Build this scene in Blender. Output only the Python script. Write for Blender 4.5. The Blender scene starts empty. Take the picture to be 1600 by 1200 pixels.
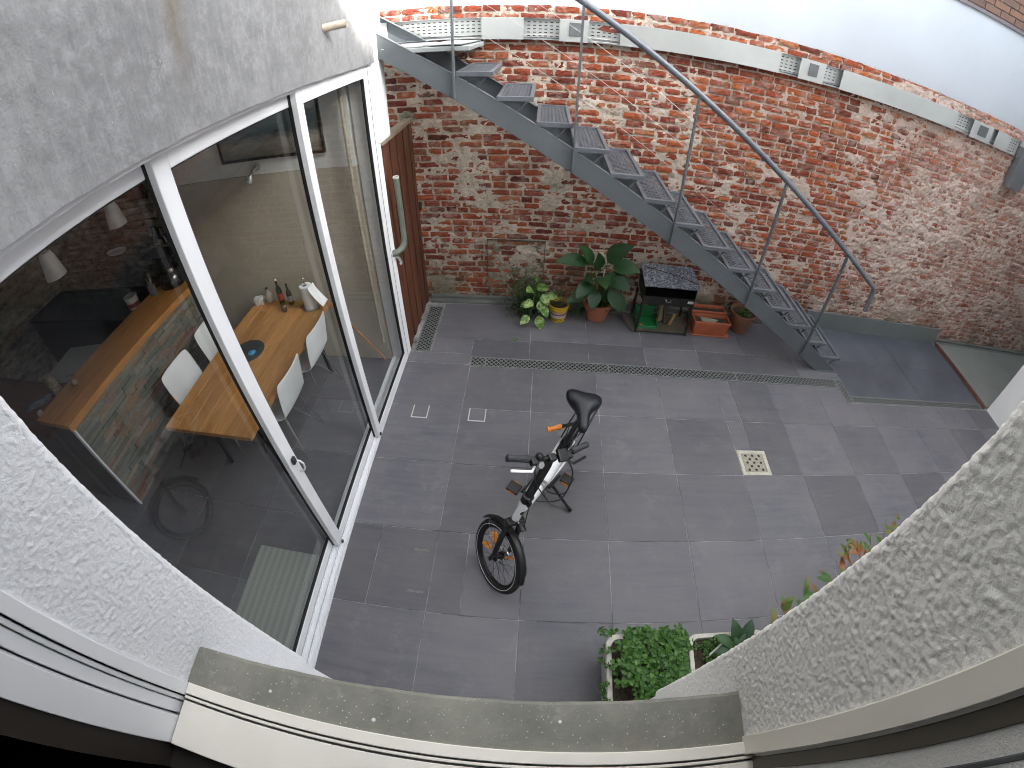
import bpy, bmesh, math, random
import numpy as np
from mathutils import Vector, Matrix
from math import radians as R, sin, cos, pi
S = bpy.context.scene
# ------------------------------------------------------------------ camera
CAM = Vector((0.5776, -3.2437, 2.9071))
cd = bpy.data.cameras.new('camera'); cam = bpy.data.objects.new('camera', cd); S.collection.objects.link(cam)
cam.matrix_world = Matrix.Translation(CAM) @ (Matrix.Rotation(0.05419, 4, 'Z') @ Matrix.Rotation(0.79734, 4, 'X') @ Matrix.Rotation(0.01741, 4, 'Z'))
cd.type = 'PANO'; cd.panorama_type = 'FISHEYE_LENS_POLYNOMIAL'
cd.fisheye_fov = R(180); cd.sensor_width = 36; cd.sensor_height = 27; cd.sensor_fit = 'HORIZONTAL'
cd.fisheye_polynomial_k0 = 0.0
cd.fisheye_polynomial_k1 = -1.1311970 / 18
cd.fisheye_polynomial_k2 = -0.0069650 / 18 ** 2
cd.fisheye_polynomial_k3 = 0.0769746 / 18 ** 3
cd.fisheye_polynomial_k4 = 0.0
cd.clip_start = 0.01; cd.clip_end = 500
S.camera = cam
S.render.engine = 'CYCLES'
S.cycles.use_denoising = True; S.cycles.max_bounces = 7; S.cycles.adaptive_threshold = .025; S.cycles.transparent_max_bounces = 24
S.cycles.sample_clamp_indirect = 6; S.cycles.filter_width = 1.0
# ------------------------------------------------------------------ sky, sun, exposure
SUN_EL, SUN_H = R(22.5), Vector((0.912, -0.41, 0)).normalized()      # horizontal direction towards the sun
W = bpy.data.worlds.new('World'); S.world = W; W.use_nodes = True
nt = W.node_tree; nt.nodes.clear()
sky = nt.nodes.new('ShaderNodeTexSky'); sky.sky_type = 'NISHITA'; sky.sun_disc = False
sky.sun_elevation = SUN_EL; sky.sun_rotation = math.atan2(SUN_H.x, SUN_H.y)
sky.air_density = 1.0; sky.dust_density = 3.0; sky.ozone_density = 1.0; sky.altitude = 20
hs = nt.nodes.new('ShaderNodeHueSaturation'); hs.inputs['Saturation'].default_value = 0.22
bg = nt.nodes.new('ShaderNodeBackground'); bg.inputs['Strength'].default_value = 0.15
wo = nt.nodes.new('ShaderNodeOutputWorld')
nt.links.new(sky.outputs[0], hs.inputs['Color']); nt.links.new(hs.outputs[0], bg.inputs[0]); nt.links.new(bg.outputs[0], wo.inputs[0])
sd = bpy.data.lights.new('sun', 'SUN'); sd.energy = 3.0; sd.angle = R(2.0); sd.color = (1.0, 0.93, 0.83)
sun = bpy.data.objects.new('sun', sd); S.collection.objects.link(sun)
sdir = Vector((SUN_H.x * cos(SUN_EL), SUN_H.y * cos(SUN_EL), sin(SUN_EL)))
sun.rotation_euler = sdir.to_track_quat('Z', 'Y').to_euler(); sun.location = sdir * 30
vs = S.view_settings; vs.view_transform = 'Standard'; vs.look = 'None'; vs.gamma = 1; vs.use_curve_mapping = False
vs.exposure = 3.25
# ------------------------------------------------------------------ helpers
COL = S.collection
LOC = {}
def link(o, parent=None, world=True):
    COL.objects.link(o)
    if parent is not None:
        o.parent = parent
        if world and parent.name in LOC: o.matrix_parent_inverse = Matrix.Translation(-LOC[parent.name])
    return o
def tag(o, label=None, cat=None, group=None, kind=None):
    if label: o['label'] = label
    if cat: o['category'] = cat
    if group: o['group'] = group
    if kind: o['kind'] = kind
    return o
def thing(name, label, cat, loc=(0, 0, 0), group=None, rotz=None, kind=None):
    o = bpy.data.objects.new(name, None); COL.objects.link(o); o.location = loc; o.empty_display_size = .1
    if rotz is None: LOC[o.name] = Vector(loc)       # parts given in world coordinates
    else: o.rotation_euler = (0, 0, rotz)             # parts given in local coordinates
    return tag(o, label, cat, group, kind)
def fr(d):
    d = Vector(d).normalized(); a = Vector((0, 0, 1)) if abs(d.z) < .95 else Vector((1, 0, 0))
    u = d.cross(a).normalized(); return u, u.cross(d).normalized() * -1
class G:
    def __init__(s): s.v = []; s.f = []; s.T = None
    def add(s, vs, fs):
        b = len(s.v)
        if s.T is not None: vs = [s.T @ Vector(p) for p in vs]
        s.v.extend(tuple(p) for p in vs); s.f.extend(tuple(i + b for i in f) for f in fs); return s
    def box(s, x0, x1, y0, y1, z0, z1):
        return s.add([(x0,y0,z0),(x1,y0,z0),(x1,y1,z0),(x0,y1,z0),(x0,y0,z1),(x1,y0,z1),(x1,y1,z1),(x0,y1,z1)],
                     [(3,2,1,0),(4,5,6,7),(0,1,5,4),(1,2,6,5),(2,3,7,6),(3,0,4,7)])
    def obox(s, c, sz, m=None):
        c = Vector(c); m = m or Matrix.Identity(3); h = [k / 2 for k in sz]
        P = [c + m @ Vector((a*h[0], b*h[1], d*h[2])) for d in (-1, 1) for a, b in ((-1,-1),(1,-1),(1,1),(-1,1))]
        return s.add(P, [(3,2,1,0),(4,5,6,7),(0,1,5,4),(1,2,6,5),(2,3,7,6),(3,0,4,7)])
    def beam(s, p0, p1, w, h, side=None):
        p0, p1 = Vector(p0), Vector(p1); d = (p1 - p0).normalized()
        if side is None: u, n = fr(d)
        else: u = Vector(side).normalized(); n = d.cross(u).normalized()
        P = [p + u * a * w / 2 + n * b * h / 2 for p in (p0, p1) for a, b in ((-1,-1),(1,-1),(1,1),(-1,1))]
        return s.add(P, [(0,1,2,3),(7,6,5,4),(0,4,5,1),(1,5,6,2),(2,6,7,3),(3,7,4,0)])
    def tube(s, pts, r, n=8, closed=False, cap=True, squash=1.0):
        pts = [Vector(p) for p in pts]; m = len(pts)
        rs = r if isinstance(r, (list, tuple)) else [r] * m
        vs = []; u = None
        for i, p in enumerate(pts):
            if closed: d = pts[(i+1) % m] - pts[i-1]
            else: d = pts[min(i+1, m-1)] - pts[max(i-1, 0)]
            d.normalize()
            if u is None: u, _ = fr(d)
            else: u = (u - d * u.dot(d)).normalized()
            w = d.cross(u)
            vs += [p + (u * cos(2*pi*k/n) + w * sin(2*pi*k/n) * squash) * rs[i] for k in range(n)]
        fs = []
        for i in range(m if closed else m - 1):
            a, b = i * n, ((i + 1) % m) * n
            fs += [(a + k, a + (k+1) % n, b + (k+1) % n, b + k) for k in range(n)]
        if cap and not closed: fs += [tuple(range(n))[::-1], tuple(range((m-1)*n, m*n))]
        return s.add(vs, fs)
    def cyl(s, p0, p1, r0, r1=None, n=12, cap=True): return s.tube([p0, p1], [r0, r0 if r1 is None else r1], n, cap=cap)
    def lathe(s, prof, n=24, c=(0, 0, 0), axis=None, cap0=False, cap1=False):
        c = Vector(c); M = Matrix.Identity(3) if axis is None else Vector((0,0,1)).rotation_difference(Vector(axis).normalized()).to_matrix()
        vs = [c + M @ Vector((r * cos(2*pi*k/n), r * sin(2*pi*k/n), z)) for r, z in prof for k in range(n)]
        fs = [(i*n + k, i*n + (k+1) % n, (i+1)*n + (k+1) % n, (i+1)*n + k) for i in range(len(prof)-1) for k in range(n)]
        if cap0: fs.append(tuple(range(n))[::-1])
        if cap1: fs.append(tuple(range((len(prof)-1)*n, len(prof)*n)))
        return s.add(vs, fs)
    def prism(s, poly, d, off):                     # poly: 3D points in one plane, extruded by vector off
        n = len(poly); off = Vector(off); P = [Vector(p) for p in poly]
        return s.add(P + [p + off for p in P], [tuple(range(n))[::-1], tuple(range(n, 2*n))] + [(i, (i+1) % n, n + (i+1) % n, n + i) for i in range(n)])
    def obj(s, name, mat, parent=None, smooth=False, bevel=0, seg=1, world=True, fix=False):
        me = bpy.data.meshes.new(name); me.from_pydata(s.v, [], s.f)
        if bevel or fix:
            bm = bmesh.new(); bm.from_mesh(me)
            bmesh.ops.recalc_face_normals(bm, faces=bm.faces)
            if bevel:
                ed = [e for e in bm.edges if len(e.link_faces) == 2 and e.calc_face_angle(0) > .6]
                bmesh.ops.bevel(bm, geom=ed, offset=bevel, segments=seg, affect='EDGES', profile=.6, clamp_overlap=True)
            bm.to_mesh(me); bm.free()
        if smooth:
            me.polygons.foreach_set('use_smooth', [True] * len(me.polygons))
            if smooth != True: me.set_sharp_from_angle(angle=R(smooth))
        me.materials.append(mat); me.update()
        return link(bpy.data.objects.new(name, me), parent, world)
def copy_tree(o, parent=None):
    c = o.copy(); COL.objects.link(c); c.parent = parent
    for ch in list(o.children): copy_tree(ch, c)
    return c
def gridmesh(name, P, mat, parent=None, smooth=True):      # P: (nu,nv,3) array
    nu, nv = P.shape[:2]; me = bpy.data.meshes.new(name)
    me.vertices.add(nu*nv); me.vertices.foreach_set('co', P.reshape(-1).astype(np.float32))
    i = np.arange((nu-1)*(nv-1)); a = (i // (nv-1)) * nv + i % (nv-1)
    q = np.stack([a, a+nv, a+nv+1, a+1], 1).astype(np.int32)
    me.loops.add(q.size); me.loops.foreach_set('vertex_index', q.reshape(-1))
    me.polygons.add(len(q)); me.polygons.foreach_set('loop_start', np.arange(len(q), dtype=np.int32)*4)
    me.update(calc_edges=True); me.validate()
    if smooth: me.polygons.foreach_set('use_smooth', [True]*len(q))
    me.materials.append(mat)
    return link(bpy.data.objects.new(name, me), parent)
def vnoise(x, y, seed=0):
    xi = np.floor(x).astype(np.int64); yi = np.floor(y).astype(np.int64); fx = x - xi; fy = y - yi
    fx = fx*fx*(3-2*fx); fy = fy*fy*(3-2*fy)
    def h(a, b):
        n = (a*374761393 + b*668265263 + seed*974634779) & 0xffffffff
        n = ((n ^ (n >> 13)) * 1274126177) & 0xffffffff
        return ((n ^ (n >> 16)) & 0xffff) / 65535.0
    return (h(xi,yi)*(1-fx)+h(xi+1,yi)*fx)*(1-fy) + (h(xi,yi+1)*(1-fx)+h(xi+1,yi+1)*fx)*fy
def fbm(x, y, oct=4, seed=0):
    t = 0; a = .5
    for o in range(oct): t = t + a*vnoise(x*2**o+7.3*o, y*2**o+3.1*o, seed+o); a *= .5
    return t / (1 - .5**oct)
def sstep(a, b, x): t = np.clip((x-a)/(b-a), 0, 1); return t*t*(3-2*t)
# ------------------------------------------------------------------ materials
MATS = {}
class N:                                             # small node-graph writer
    def __init__(s, name):
        s.m = bpy.data.materials.new(name); s.m.use_nodes = True; s.t = s.m.node_tree; s.t.nodes.clear()
        s.out = s.n('OutputMaterial'); s.p = s.n('BsdfPrincipled'); s.l(s.p, 'BSDF', s.out, 'Surface')
        s.pos = s.n('NewGeometry'); MATS[name] = s.m
    def n(s, k, **kw):
        o = s.t.nodes.new('ShaderNode' + k)
        for a, b in kw.items(): setattr(o, a, b)
        return o
    def l(s, a, ao, b, bi): s.t.links.new(a.outputs[ao], b.inputs[bi])
    def rnd(s):
        oi = s.n('ObjectInfo'); a = s.n('Math', operation='MULTIPLY_ADD'); s.l(oi, 'Random', a, 0); a.inputs[1].default_value = 7.13; s.l(s.pos, 'Random Per Island', a, 2)
        f = s.n('Math', operation='FRACT'); s.l(a, 0, f, 0); return f
    def mapped(s, sc=(1, 1, 1), rot=(0, 0, 0)):
        mp = s.n('Mapping'); mp.inputs['Scale'].default_value = sc; mp.inputs['Rotation'].default_value = rot; s.l(s.pos, 'Position', mp, 0); return mp
    def noise(s, scale, detail=4, sc=(1, 1, 1), rough=.55, dist=0, rot=(0, 0, 0)):
        o = s.n('TexNoise'); o.inputs['Scale'].default_value = scale; o.inputs['Detail'].default_value = min(detail, 4)
        o.inputs['Roughness'].default_value = rough; o.inputs['Distortion'].default_value = dist
        s.l(s.mapped(sc, rot), 0, o, 'Vector'); return o
    def ramp(s, src, out, stops):
        r = s.n('ValToRGB'); e = r.color_ramp.elements
        while len(e) < len(stops): e.new(.5)
        for k, (p, c) in enumerate(stops): e[k].position = p; e[k].color = (c, c, c, 1) if not hasattr(c, '__len__') else (*c, 1)
        s.t.links.new(src.outputs[out], r.inputs[0]); return r
    def mix(s, fac, a, b, mode='MIX'):
        x = s.n('MixRGB', blend_type=mode)
        for i, v in ((0, fac), (1, a), (2, b)):
            if isinstance(v, tuple) and hasattr(v[0], 'outputs'): s.l(v[0], v[1], x, i)
            elif hasattr(v, 'outputs'): s.l(v, 0, x, i)
            elif hasattr(v, '__len__'): x.inputs[i].default_value = (*v, 1)
            else: x.inputs[i].default_value = v
        return x
    def bump(s, src, dist, strength=1, prev=None, out=0):
        b = s.n('Bump'); b.inputs['Distance'].default_value = dist; b.inputs['Strength'].default_value = strength
        s.t.links.new(src.outputs[out], b.inputs['Height'])
        if prev: s.l(prev, 0, b, 'Normal')
        s.l(b, 0, s.p, 'Normal'); return b
    def set(s, **k):
        for a, b in k.items():
            a = a.replace('_', ' ')
            if hasattr(b, 'outputs'): s.l(b, 0, s.p, a)
            else: s.p.inputs[a].default_value = (*b, 1) if hasattr(b, '__len__') else b
        return s.m
def pm(name, col, rough=.6, metal=0, var=.12, vs=6, bump=0, bs=60, sc=(1, 1, 1), island=0, dirt=None, spec=.5, coat=0, rv=.1):
    """plain painted / moulded surface: base colour, slow and fine variation, optional dirt blotches and fine relief"""
    s = N(name); n = s.noise(vs, 5, sc)
    c2 = tuple(max(0, k * (1 - var * 1.6)) for k in col); c1 = tuple(min(1, k * (1 + var)) for k in col)
    c = s.mix(s.ramp(n, 0, [(.25, 0), (.75, 1)]), c2, c1)
    if island:
        m = s.n('Math', operation='MULTIPLY_ADD'); s.l(s.pos, 'Random Per Island', m, 0); m.inputs[1].default_value = island; m.inputs[2].default_value = 1 - island / 2
        h = s.n('HueSaturation'); s.l(m, 0, h, 'Value'); s.l(c, 0, h, 'Color'); c = h
    if dirt:
        dn = s.noise(dirt[1], 6, rough=.7); c = s.mix(s.ramp(dn, 0, [(dirt[2], 0), (dirt[3], dirt[4] if len(dirt) > 4 else .8)]), (c, 0), dirt[0])
    s.set(Base_Color=c, Metallic=metal)
    rr = s.ramp(n, 0, [(.2, max(0, rough - rv)), (.8, min(1, rough + rv))]); s.l(rr, 0, s.p, 'Roughness')
    s.p.inputs['Specular IOR Level'].default_value = spec
    if coat: s.p.inputs['Coat Weight'].default_value = coat; s.p.inputs['Coat Roughness'].default_value = .08
    if bump: s.bump(s.noise(bs, 4, sc), bump)
    return s.m
def wood(name, dark, light, scale=9, stretch=(1, 1, 1), rough=.45, bump=.0006):
    s = N(name); g = s.noise(scale, 6, stretch, .6, 1.2); f = s.noise(scale * 9, 3, stretch)
    c = s.mix(s.ramp(g, 0, [(.3, 0), (.7, 1)]), dark, light); c = s.mix(.35, c, s.ramp(f, 0, [(.3, (.35, .3, .25)), (.7, (1, 1, 1))]), 'MULTIPLY')
    m = s.n('Math', operation='MULTIPLY_ADD'); s.l(s.rnd(), 0, m, 0); m.inputs[1].default_value = .35; m.inputs[2].default_value = .82
    h = s.n('HueSaturation'); s.l(m, 0, h, 'Value'); s.l(c, 0, h, 'Color')
    s.set(Base_Color=h, Roughness=rough); s.bump(f, bump); return s.m

# slate-look porcelain tile
s = N('tile')
oi = s.n('ObjectInfo')
a = s.noise(1.6, 5, (1, 1, 1), .6); b = s.noise(5, 6, (.35, 3.2, 1), .65, .6); c3 = s.noise(90, 3)
col = s.mix(s.ramp(b, 0, [(.3, 0), (.72, 1)]), (.088, .090, .107), (.140, .138, .150))
col = s.mix(s.ramp(a, 0, [(.35, 0), (.7, .7)]), (col, 0), (.165, .159, .163))
col = s.mix(.25, (col, 0), s.ramp(c3, 0, [(.3, .6), (.7, 1)]), 'MULTIPLY')
pa = s.noise(4.1, 7, rough=.8); col = s.mix(s.ramp(pa, 0, [(.54, 0), (.74, .26)]), (col, 0), (.27, .26, .25))
mm = s.n('Math', operation='MULTIPLY_ADD'); s.l(oi, 'Random', mm, 0); mm.inputs[1].default_value = .34; mm.inputs[2].default_value = .80
hh = s.n('HueSaturation'); s.l(mm, 0, hh, 'Value'); s.l(col, 0, hh, 'Color')
s.set(Base_Color=hh); s.l(s.ramp(b, 0, [(.2, .42), (.8, .62)]), 0, s.p, 'Roughness'); s.bump(c3, .0006, 1, s.bump(b, .0012)); M_TILE = s.m
# grout, partly dirty
s = N('grout'); a = s.noise(4, 6, rough=.7); s.set(Base_Color=s.ramp(a, 0, [(.36, (.095, .095, .095)), (.62, (.37, .36, .345))]), Roughness=.9); s.bump(s.noise(120), .001); M_GROUT = s.m
# old brick
s = N('brick')
rnd = s.ramp(s.rnd(), 0, [(0, (.11, .032, .025)), (.18, (.215, .05, .032)), (.42, (.285, .068, .036)), (.62, (.36, .10, .04)), (.8, (.235, .07, .05)), (.92, (.37, .14, .065)), (1, (.14, .06, .05))])
n1 = s.noise(26, 6, rough=.65); n2 = s.noise(9, 6, rough=.7); n3 = s.noise(130, 3)
c = s.mix(.55, rnd, s.ramp(n1, 0, [(.25, (.5, .45, .42)), (.75, (1.0, 1.0, 1.0))]), 'MULTIPLY')
zone = s.n('SeparateXYZ'); s.l(s.pos, 'Position', zone, 0)
zx = s.n('MapRange'); s.l(zone, 'X', zx, 0); zx.inputs[1].default_value = 3.6; zx.inputs[2].default_value = 5.0; zx.inputs[3].default_value = 0; zx.inputs[4].default_value = .16
ad = s.n('Math', operation='ADD'); s.l(n2, 0, ad, 0); s.l(zx, 0, ad, 1)
og = s.n('MapRange'); s.l(zone, 'X', og, 0); og.inputs[1].default_value = 1.4; og.inputs[2].default_value = 2.6; og.inputs[3].default_value = 0; og.inputs[4].default_value = .55
oz = s.n('MapRange'); s.l(zone, 'Z', oz, 0); oz.inputs[1].default_value = .9; oz.inputs[2].default_value = 1.6
om_ = s.n('Math', operation='MULTIPLY'); s.l(og, 0, om_, 0); s.l(oz, 0, om_, 1)
c = s.mix((om_, 0), (c, 0), s.mix(.75, (c, 0), (1.25, 1.35, .95), 'MULTIPLY'))          # paler-fired orange batch
c = s.mix(s.ramp(ad, 0, [(.5, 0), (.70, .62)]), (c, 0), (.45, .33, .285))          # lime bloom left on the faces
n4 = s.noise(3.3, 6, rough=.7); c = s.mix(s.ramp(n4, 0, [(.58, 0), (.8, .6)]), (c, 0), (.10, .075, .06))   # grime
zz = s.n('MapRange'); s.l(zone, 'Z', zz, 0); zz.inputs[1].default_value = .05; zz.inputs[2].default_value = .8; zz.inputs[3].default_value = .75; zz.inputs[4].default_value = 0
zm = s.n('Math', operation='MULTIPLY'); s.l(zz, 0, zm, 0); s.l(s.ramp(s.noise(2.4, 6, rough=.7), 0, [(.38, 0), (.62, 1)]), 0, zm, 1)
c = s.mix((zm, 0), (c, 0), (.085, .075, .045))                                        # damp algae at the foot
s.set(Base_Color=c, Roughness=.92, Specular_IOR_Level=.2); s.bump(n3, .003, .8, s.bump(n1, .010)); M_BRICK = s.m
# old lime mortar and render remains
s = N('mortar')
n1 = s.noise(5, 7, rough=.7); n2 = s.noise(40, 5, rough=.7); n3 = s.noise(1.3, 5); n5 = s.noise(160, 3)
c = s.mix(s.ramp(n1, 0, [(.3, 0), (.7, 1)]), (.43, .37, .295), (.66, .585, .50))
zone = s.n('SeparateXYZ'); s.l(s.pos, 'Position', zone, 0)
zx = s.n('MapRange'); s.l(zone, 'X', zx, 0); zx.inputs[1].default_value = .8; zx.inputs[2].default_value = 4.2; zx.inputs[3].default_value = 0; zx.inputs[4].default_value = .8
c = s.mix((zx, 0), (c, 0), s.mix(s.ramp(n3, 0, [(.35, 0), (.65, 1)]), (.50, .37, .315), (.70, .565, .505)))          # pinkish from brick dust on the right
c = s.mix(.6, (c, 0), s.ramp(n2, 0, [(.3, (.55, .5, .46)), (.65, (1, 1, 1))]), 'MULTIPLY')
zz = s.n('MapRange'); s.l(zone, 'Z', zz, 0); zz.inputs[1].default_value = .05; zz.inputs[2].default_value = .75; zz.inputs[3].default_value = .85; zz.inputs[4].default_value = 0
zm = s.n('Math', operation='MULTIPLY'); s.l(zz, 0, zm, 0); s.l(s.ramp(s.noise(2.4, 6, rough=.7), 0, [(.36, 0), (.6, 1)]), 0, zm, 1)
c = s.mix((zm, 0), (c, 0), (.10, .095, .055))
gx = s.noise(2.0, 5); c = s.mix(s.ramp(gx, 0, [(.6, 0), (.78, .5)]), (c, 0), (.27, .27, .22))
s.set(Base_Color=c, Roughness=.95, Specular_IOR_Level=.15); s.bump(n5, .002, 1, s.bump(n2, .012)); M_MORTAR = s.m
# cast / floated concrete of the upper storey
s = N('concrete')
n1 = s.noise(1.3, 8, (1, 1, .8), .7); n2 = s.noise(11, 8, rough=.85); n3 = s.noise(70, 5, rough=.7); st = s.noise(7, 6, (1, 1, .10), .65)
c = s.mix(s.ramp(n1, 0, [(.32, 0), (.68, 1)]), (.175, .177, .182), (.255, .257, .258))
c = s.mix(s.ramp(n2, 0, [(.48, 0), (.72, .6)]), (c, 0), (.33, .335, .34))
c = s.mix(s.ramp(n2, 0, [(.28, .6), (.45, 0)]), (c, 0), (.13, .133, .139))
c = s.mix(s.ramp(st, 0, [(.54, 0), (.8, .35)]), (c, 0), (.17, .168, .16))
vo = s.n('TexVoronoi', feature='DISTANCE_TO_EDGE'); s.l(s.mapped((1, 1, 1)), 0, vo, 'Vector'); vo.inputs['Scale'].default_value = 3.2
wn = s.noise(5, 5); mx = s.mix(.35, s.mapped(), (wn, 1)); s.t.links.new(mx.outputs[0], vo.inputs['Vector'])
cr = s.ramp(vo, 0, [(0, 1), (.012, 0)]); cm = s.mix(1, cr, s.ramp(s.noise(1.7, 4), 0, [(.5, 0), (.62, .7)]), 'MULTIPLY'); c = s.mix(cm, (c, 0), (.12, .12, .12))
sp = s.ramp(s.noise(75, 2, (1, 1, .4)), 0, [(.735, 0), (.76, .6)]); c = s.mix(sp, (c, 0), (.45, .45, .44))
fs_ = s.ramp(s.noise(42, 5, (1, 1, .13), .7), 0, [(.5, 0), (.72, .28)]); c = s.mix(fs_, (c, 0), (.36, .365, .37))
fd_ = s.ramp(s.noise(30, 5, (1.3, 1, .10), .7), 0, [(.54, 0), (.76, .32)]); c = s.mix(fd_, (c, 0), (.13, .132, .138))
zs = s.n('SeparateXYZ'); s.l(s.pos, 'Position', zs, 0)
ra = s.n('Math', operation='ADD'); s.l(zs, 'Y', ra, 0); ra.inputs[1].default_value = 1.83; rb_ = s.n('Math', operation='ABSOLUTE'); s.l(ra, 0, rb_, 0)
rm_ = s.mix(1, s.ramp(rb_, 0, [(.0, .9), (.07, 0)]), s.ramp(s.noise(9, 5), 0, [(.3, .2), (.6, 1)]), 'MULTIPLY')
zr = s.n('MapRange'); s.l(zs, 'Z', zr, 0); zr.inputs[1].default_value = 2.78; zr.inputs[2].default_value = 3.12
c = s.mix(s.mix(1, rm_, (zr, 0), 'MULTIPLY'), (c, 0), (.13, .095, .06))
s.set(Base_Color=c, Roughness=.8, Specular_IOR_Level=.3); s.bump(n3, .0015, 1, s.bump(n2, .006)); M_CONC = s.m
# roughcast plaster
def plaster(name, a, b, dirt):
    s = N(name); n1 = s.noise(3, 5); n2 = s.noise(330, 5, rough=.75); n3 = s.noise(110, 4)
    c = s.mix(s.ramp(n1, 0, [(.3, 0), (.7, 1)]), a, b); c = s.mix(s.ramp(n2, 0, [(.28, .5), (.42, 0)]), (c, 0), dirt)
    c = s.mix(s.ramp(s.noise(11, 7, rough=.75), 0, [(.66, 0), (.8, .45)]), (c, 0), dirt)
    s.set(Base_Color=c, Roughness=.9, Specular_IOR_Level=.25); s.bump(n2, .0018, 1, s.bump(n3, .0014)); return s.m
M_PLA = plaster('roughcast', (.74, .75, .77), (.83, .84, .86), (.48, .47, .45))
M_PLB = plaster('roughcast_brightened', (.83, .82, .77), (.90, .885, .84), (.55, .53, .47))  # warmer copy, base colour raised to stand in for light missing on this jamb
M_WHITE = pm('white_wall_paint', (.80, .81, .82), .8, var=.05, vs=2, bump=.002, bs=30, dirt=((.45, .46, .45), 5, .66, .85, .5))
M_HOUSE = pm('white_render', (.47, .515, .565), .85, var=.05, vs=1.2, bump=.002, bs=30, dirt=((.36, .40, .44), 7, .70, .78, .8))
M_ALU = pm('white_aluminium', (.76, .77, .79), .35, var=.05, vs=3, spec=.5, dirt=((.35, .34, .31), 9, .66, .9, .5))
M_ALU2 = pm('cream_aluminium', (.82, .78, .69), .38, var=.05, vs=5, dirt=((.33, .29, .22), 8, .66, .85, .6))
M_GASK = pm('black_gasket', (.012, .012, .013), .6, var=.2)
M_STEEL = pm('grey_painted_steel', (.105, .120, .130), .48, .0, var=.10, vs=4, bump=.0006, bs=80, dirt=((.10, .10, .095), 6, .62, .85, .5))
M_STEELL = pm('grey_steel_rail', (.125, .14, .165), .4, var=.08, vs=5)
M_GALV = pm('galvanised_sheet', (.50, .52, .51), .42, .55, var=.10, vs=1.5, bump=.0006, bs=40, dirt=((.32, .33, .31), 3, .55, .85, .5))
M_GALVD = pm('galvanised_dark', (.15, .16, .165), .5, .4, var=.15, vs=5)
M_DARK = pm('dark_interior', (.015, .014, .013), .8, var=.3)
M_BLACK = pm('black_plastic', (.018, .019, .021), .42, var=.2, vs=20)
M_RUBBER = pm('rubber', (.02, .02, .021), .75, var=.25, vs=40)
M_TERRA = pm('terracotta', (.40, .14, .075), .75, var=.15, vs=12, bump=.001, bs=80, dirt=((.22, .10, .07), 9, .58, .8, .6))
M_SOIL = pm('soil', (.05, .035, .022), .95, var=.5, vs=60, bump=.008, bs=70)
M_WOODT = wood('table_oak', (.40, .18, .05), (.60, .31, .11), 7, (1, .12, 1))
M_WOODB = wood('bar_wood', (.36, .15, .035), (.56, .26, .075), 7, (1, .12, 1))
M_GATE = wood('gate_planks', (.07, .022, .010), (.13, .043, .018), 8, (1, 1, .1), .6)
M_GATE2 = wood('weathered_wood', (.20, .16, .11), (.36, .30, .22), 12, (1, .2, 1), .8)
def leafmat(name, a, b, island=.6, trans=.25, rough=.4, spots=None):
    s = N(name); c = s.mix(s.rnd(), a, b)
    n = s.noise(40, 3); c = s.mix(.4, (c, 0), s.ramp(n, 0, [(.3, .55), (.7, 1)]), 'MULTIPLY')
    if spots: c = s.mix(s.ramp(s.noise(spots[1], 3), 0, [(.46, 0), (.58, .9)]), (c, 0), spots[0])
    s.set(Base_Color=c, Roughness=rough); s.p.inputs['Specular IOR Level'].default_value = .4
    tb = s.n('BsdfTranslucent'); s.l(c, 0, tb, 0); mx = s.n('MixShader'); mx.inputs[0].default_value = trans
    s.l(s.p, 0, mx, 1); s.l(tb, 0, mx, 2); s.l(mx, 0, s.out, 'Surface'); return s.m
M_LEAF = leafmat('dark_green_leaf', (.018, .06, .022), (.04, .105, .035))
M_CLOV = leafmat('clover_leaf', (.045, .125, .022), (.095, .215, .04))
M_VAR = leafmat('variegated_leaf', (.10, .24, .04), (.20, .36, .07), spots=((.42, .50, .22), 22))
M_FINE = leafmat('fine_foliage', (.03, .075, .025), (.07, .13, .04))
M_ROSE = leafmat('shrub_leaf', (.05, .15, .03), (.10, .22, .045), spots=((.35, .12, .05), 5))
M_STEM = pm('stem', (.16, .13, .06), .7, var=.3, vs=30)
# clear pane: straight-through plus mirror reflection by angle
def glass(name, tint, ior=.045, rough=.0):
    s = N(name); s.t.nodes.remove(s.p)
    d = s.n('VectorMath', operation='DOT_PRODUCT'); s.l(s.pos, 'Incoming', d, 0); s.l(s.pos, 'Normal', d, 1)
    ab = s.n('Math', operation='ABSOLUTE'); s.l(d, 'Value', ab, 0); om = s.n('Math', operation='SUBTRACT'); om.inputs[0].default_value = 1; s.l(ab, 0, om, 1)
    pw = s.n('Math', operation='POWER'); s.l(om, 0, pw, 0); pw.inputs[1].default_value = 5
    ma = s.n('Math', operation='MULTIPLY_ADD'); s.l(pw, 0, ma, 0); ma.inputs[1].default_value = 1 - ior; ma.inputs[2].default_value = ior
    tr = s.n('BsdfTransparent'); tr.inputs[0].default_value = (*tint, 1); gl = s.n('BsdfGlossy'); gl.inputs['Roughness'].default_value = rough
    mx = s.n('MixShader'); s.l(ma, 0, mx, 0); s.l(tr, 0, mx, 1); s.l(gl, 0, mx, 2); s.l(mx, 0, s.out, 'Surface'); return s.m
M_GLASS = glass('door_glass', (.97, .985, .975), .11)
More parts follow.
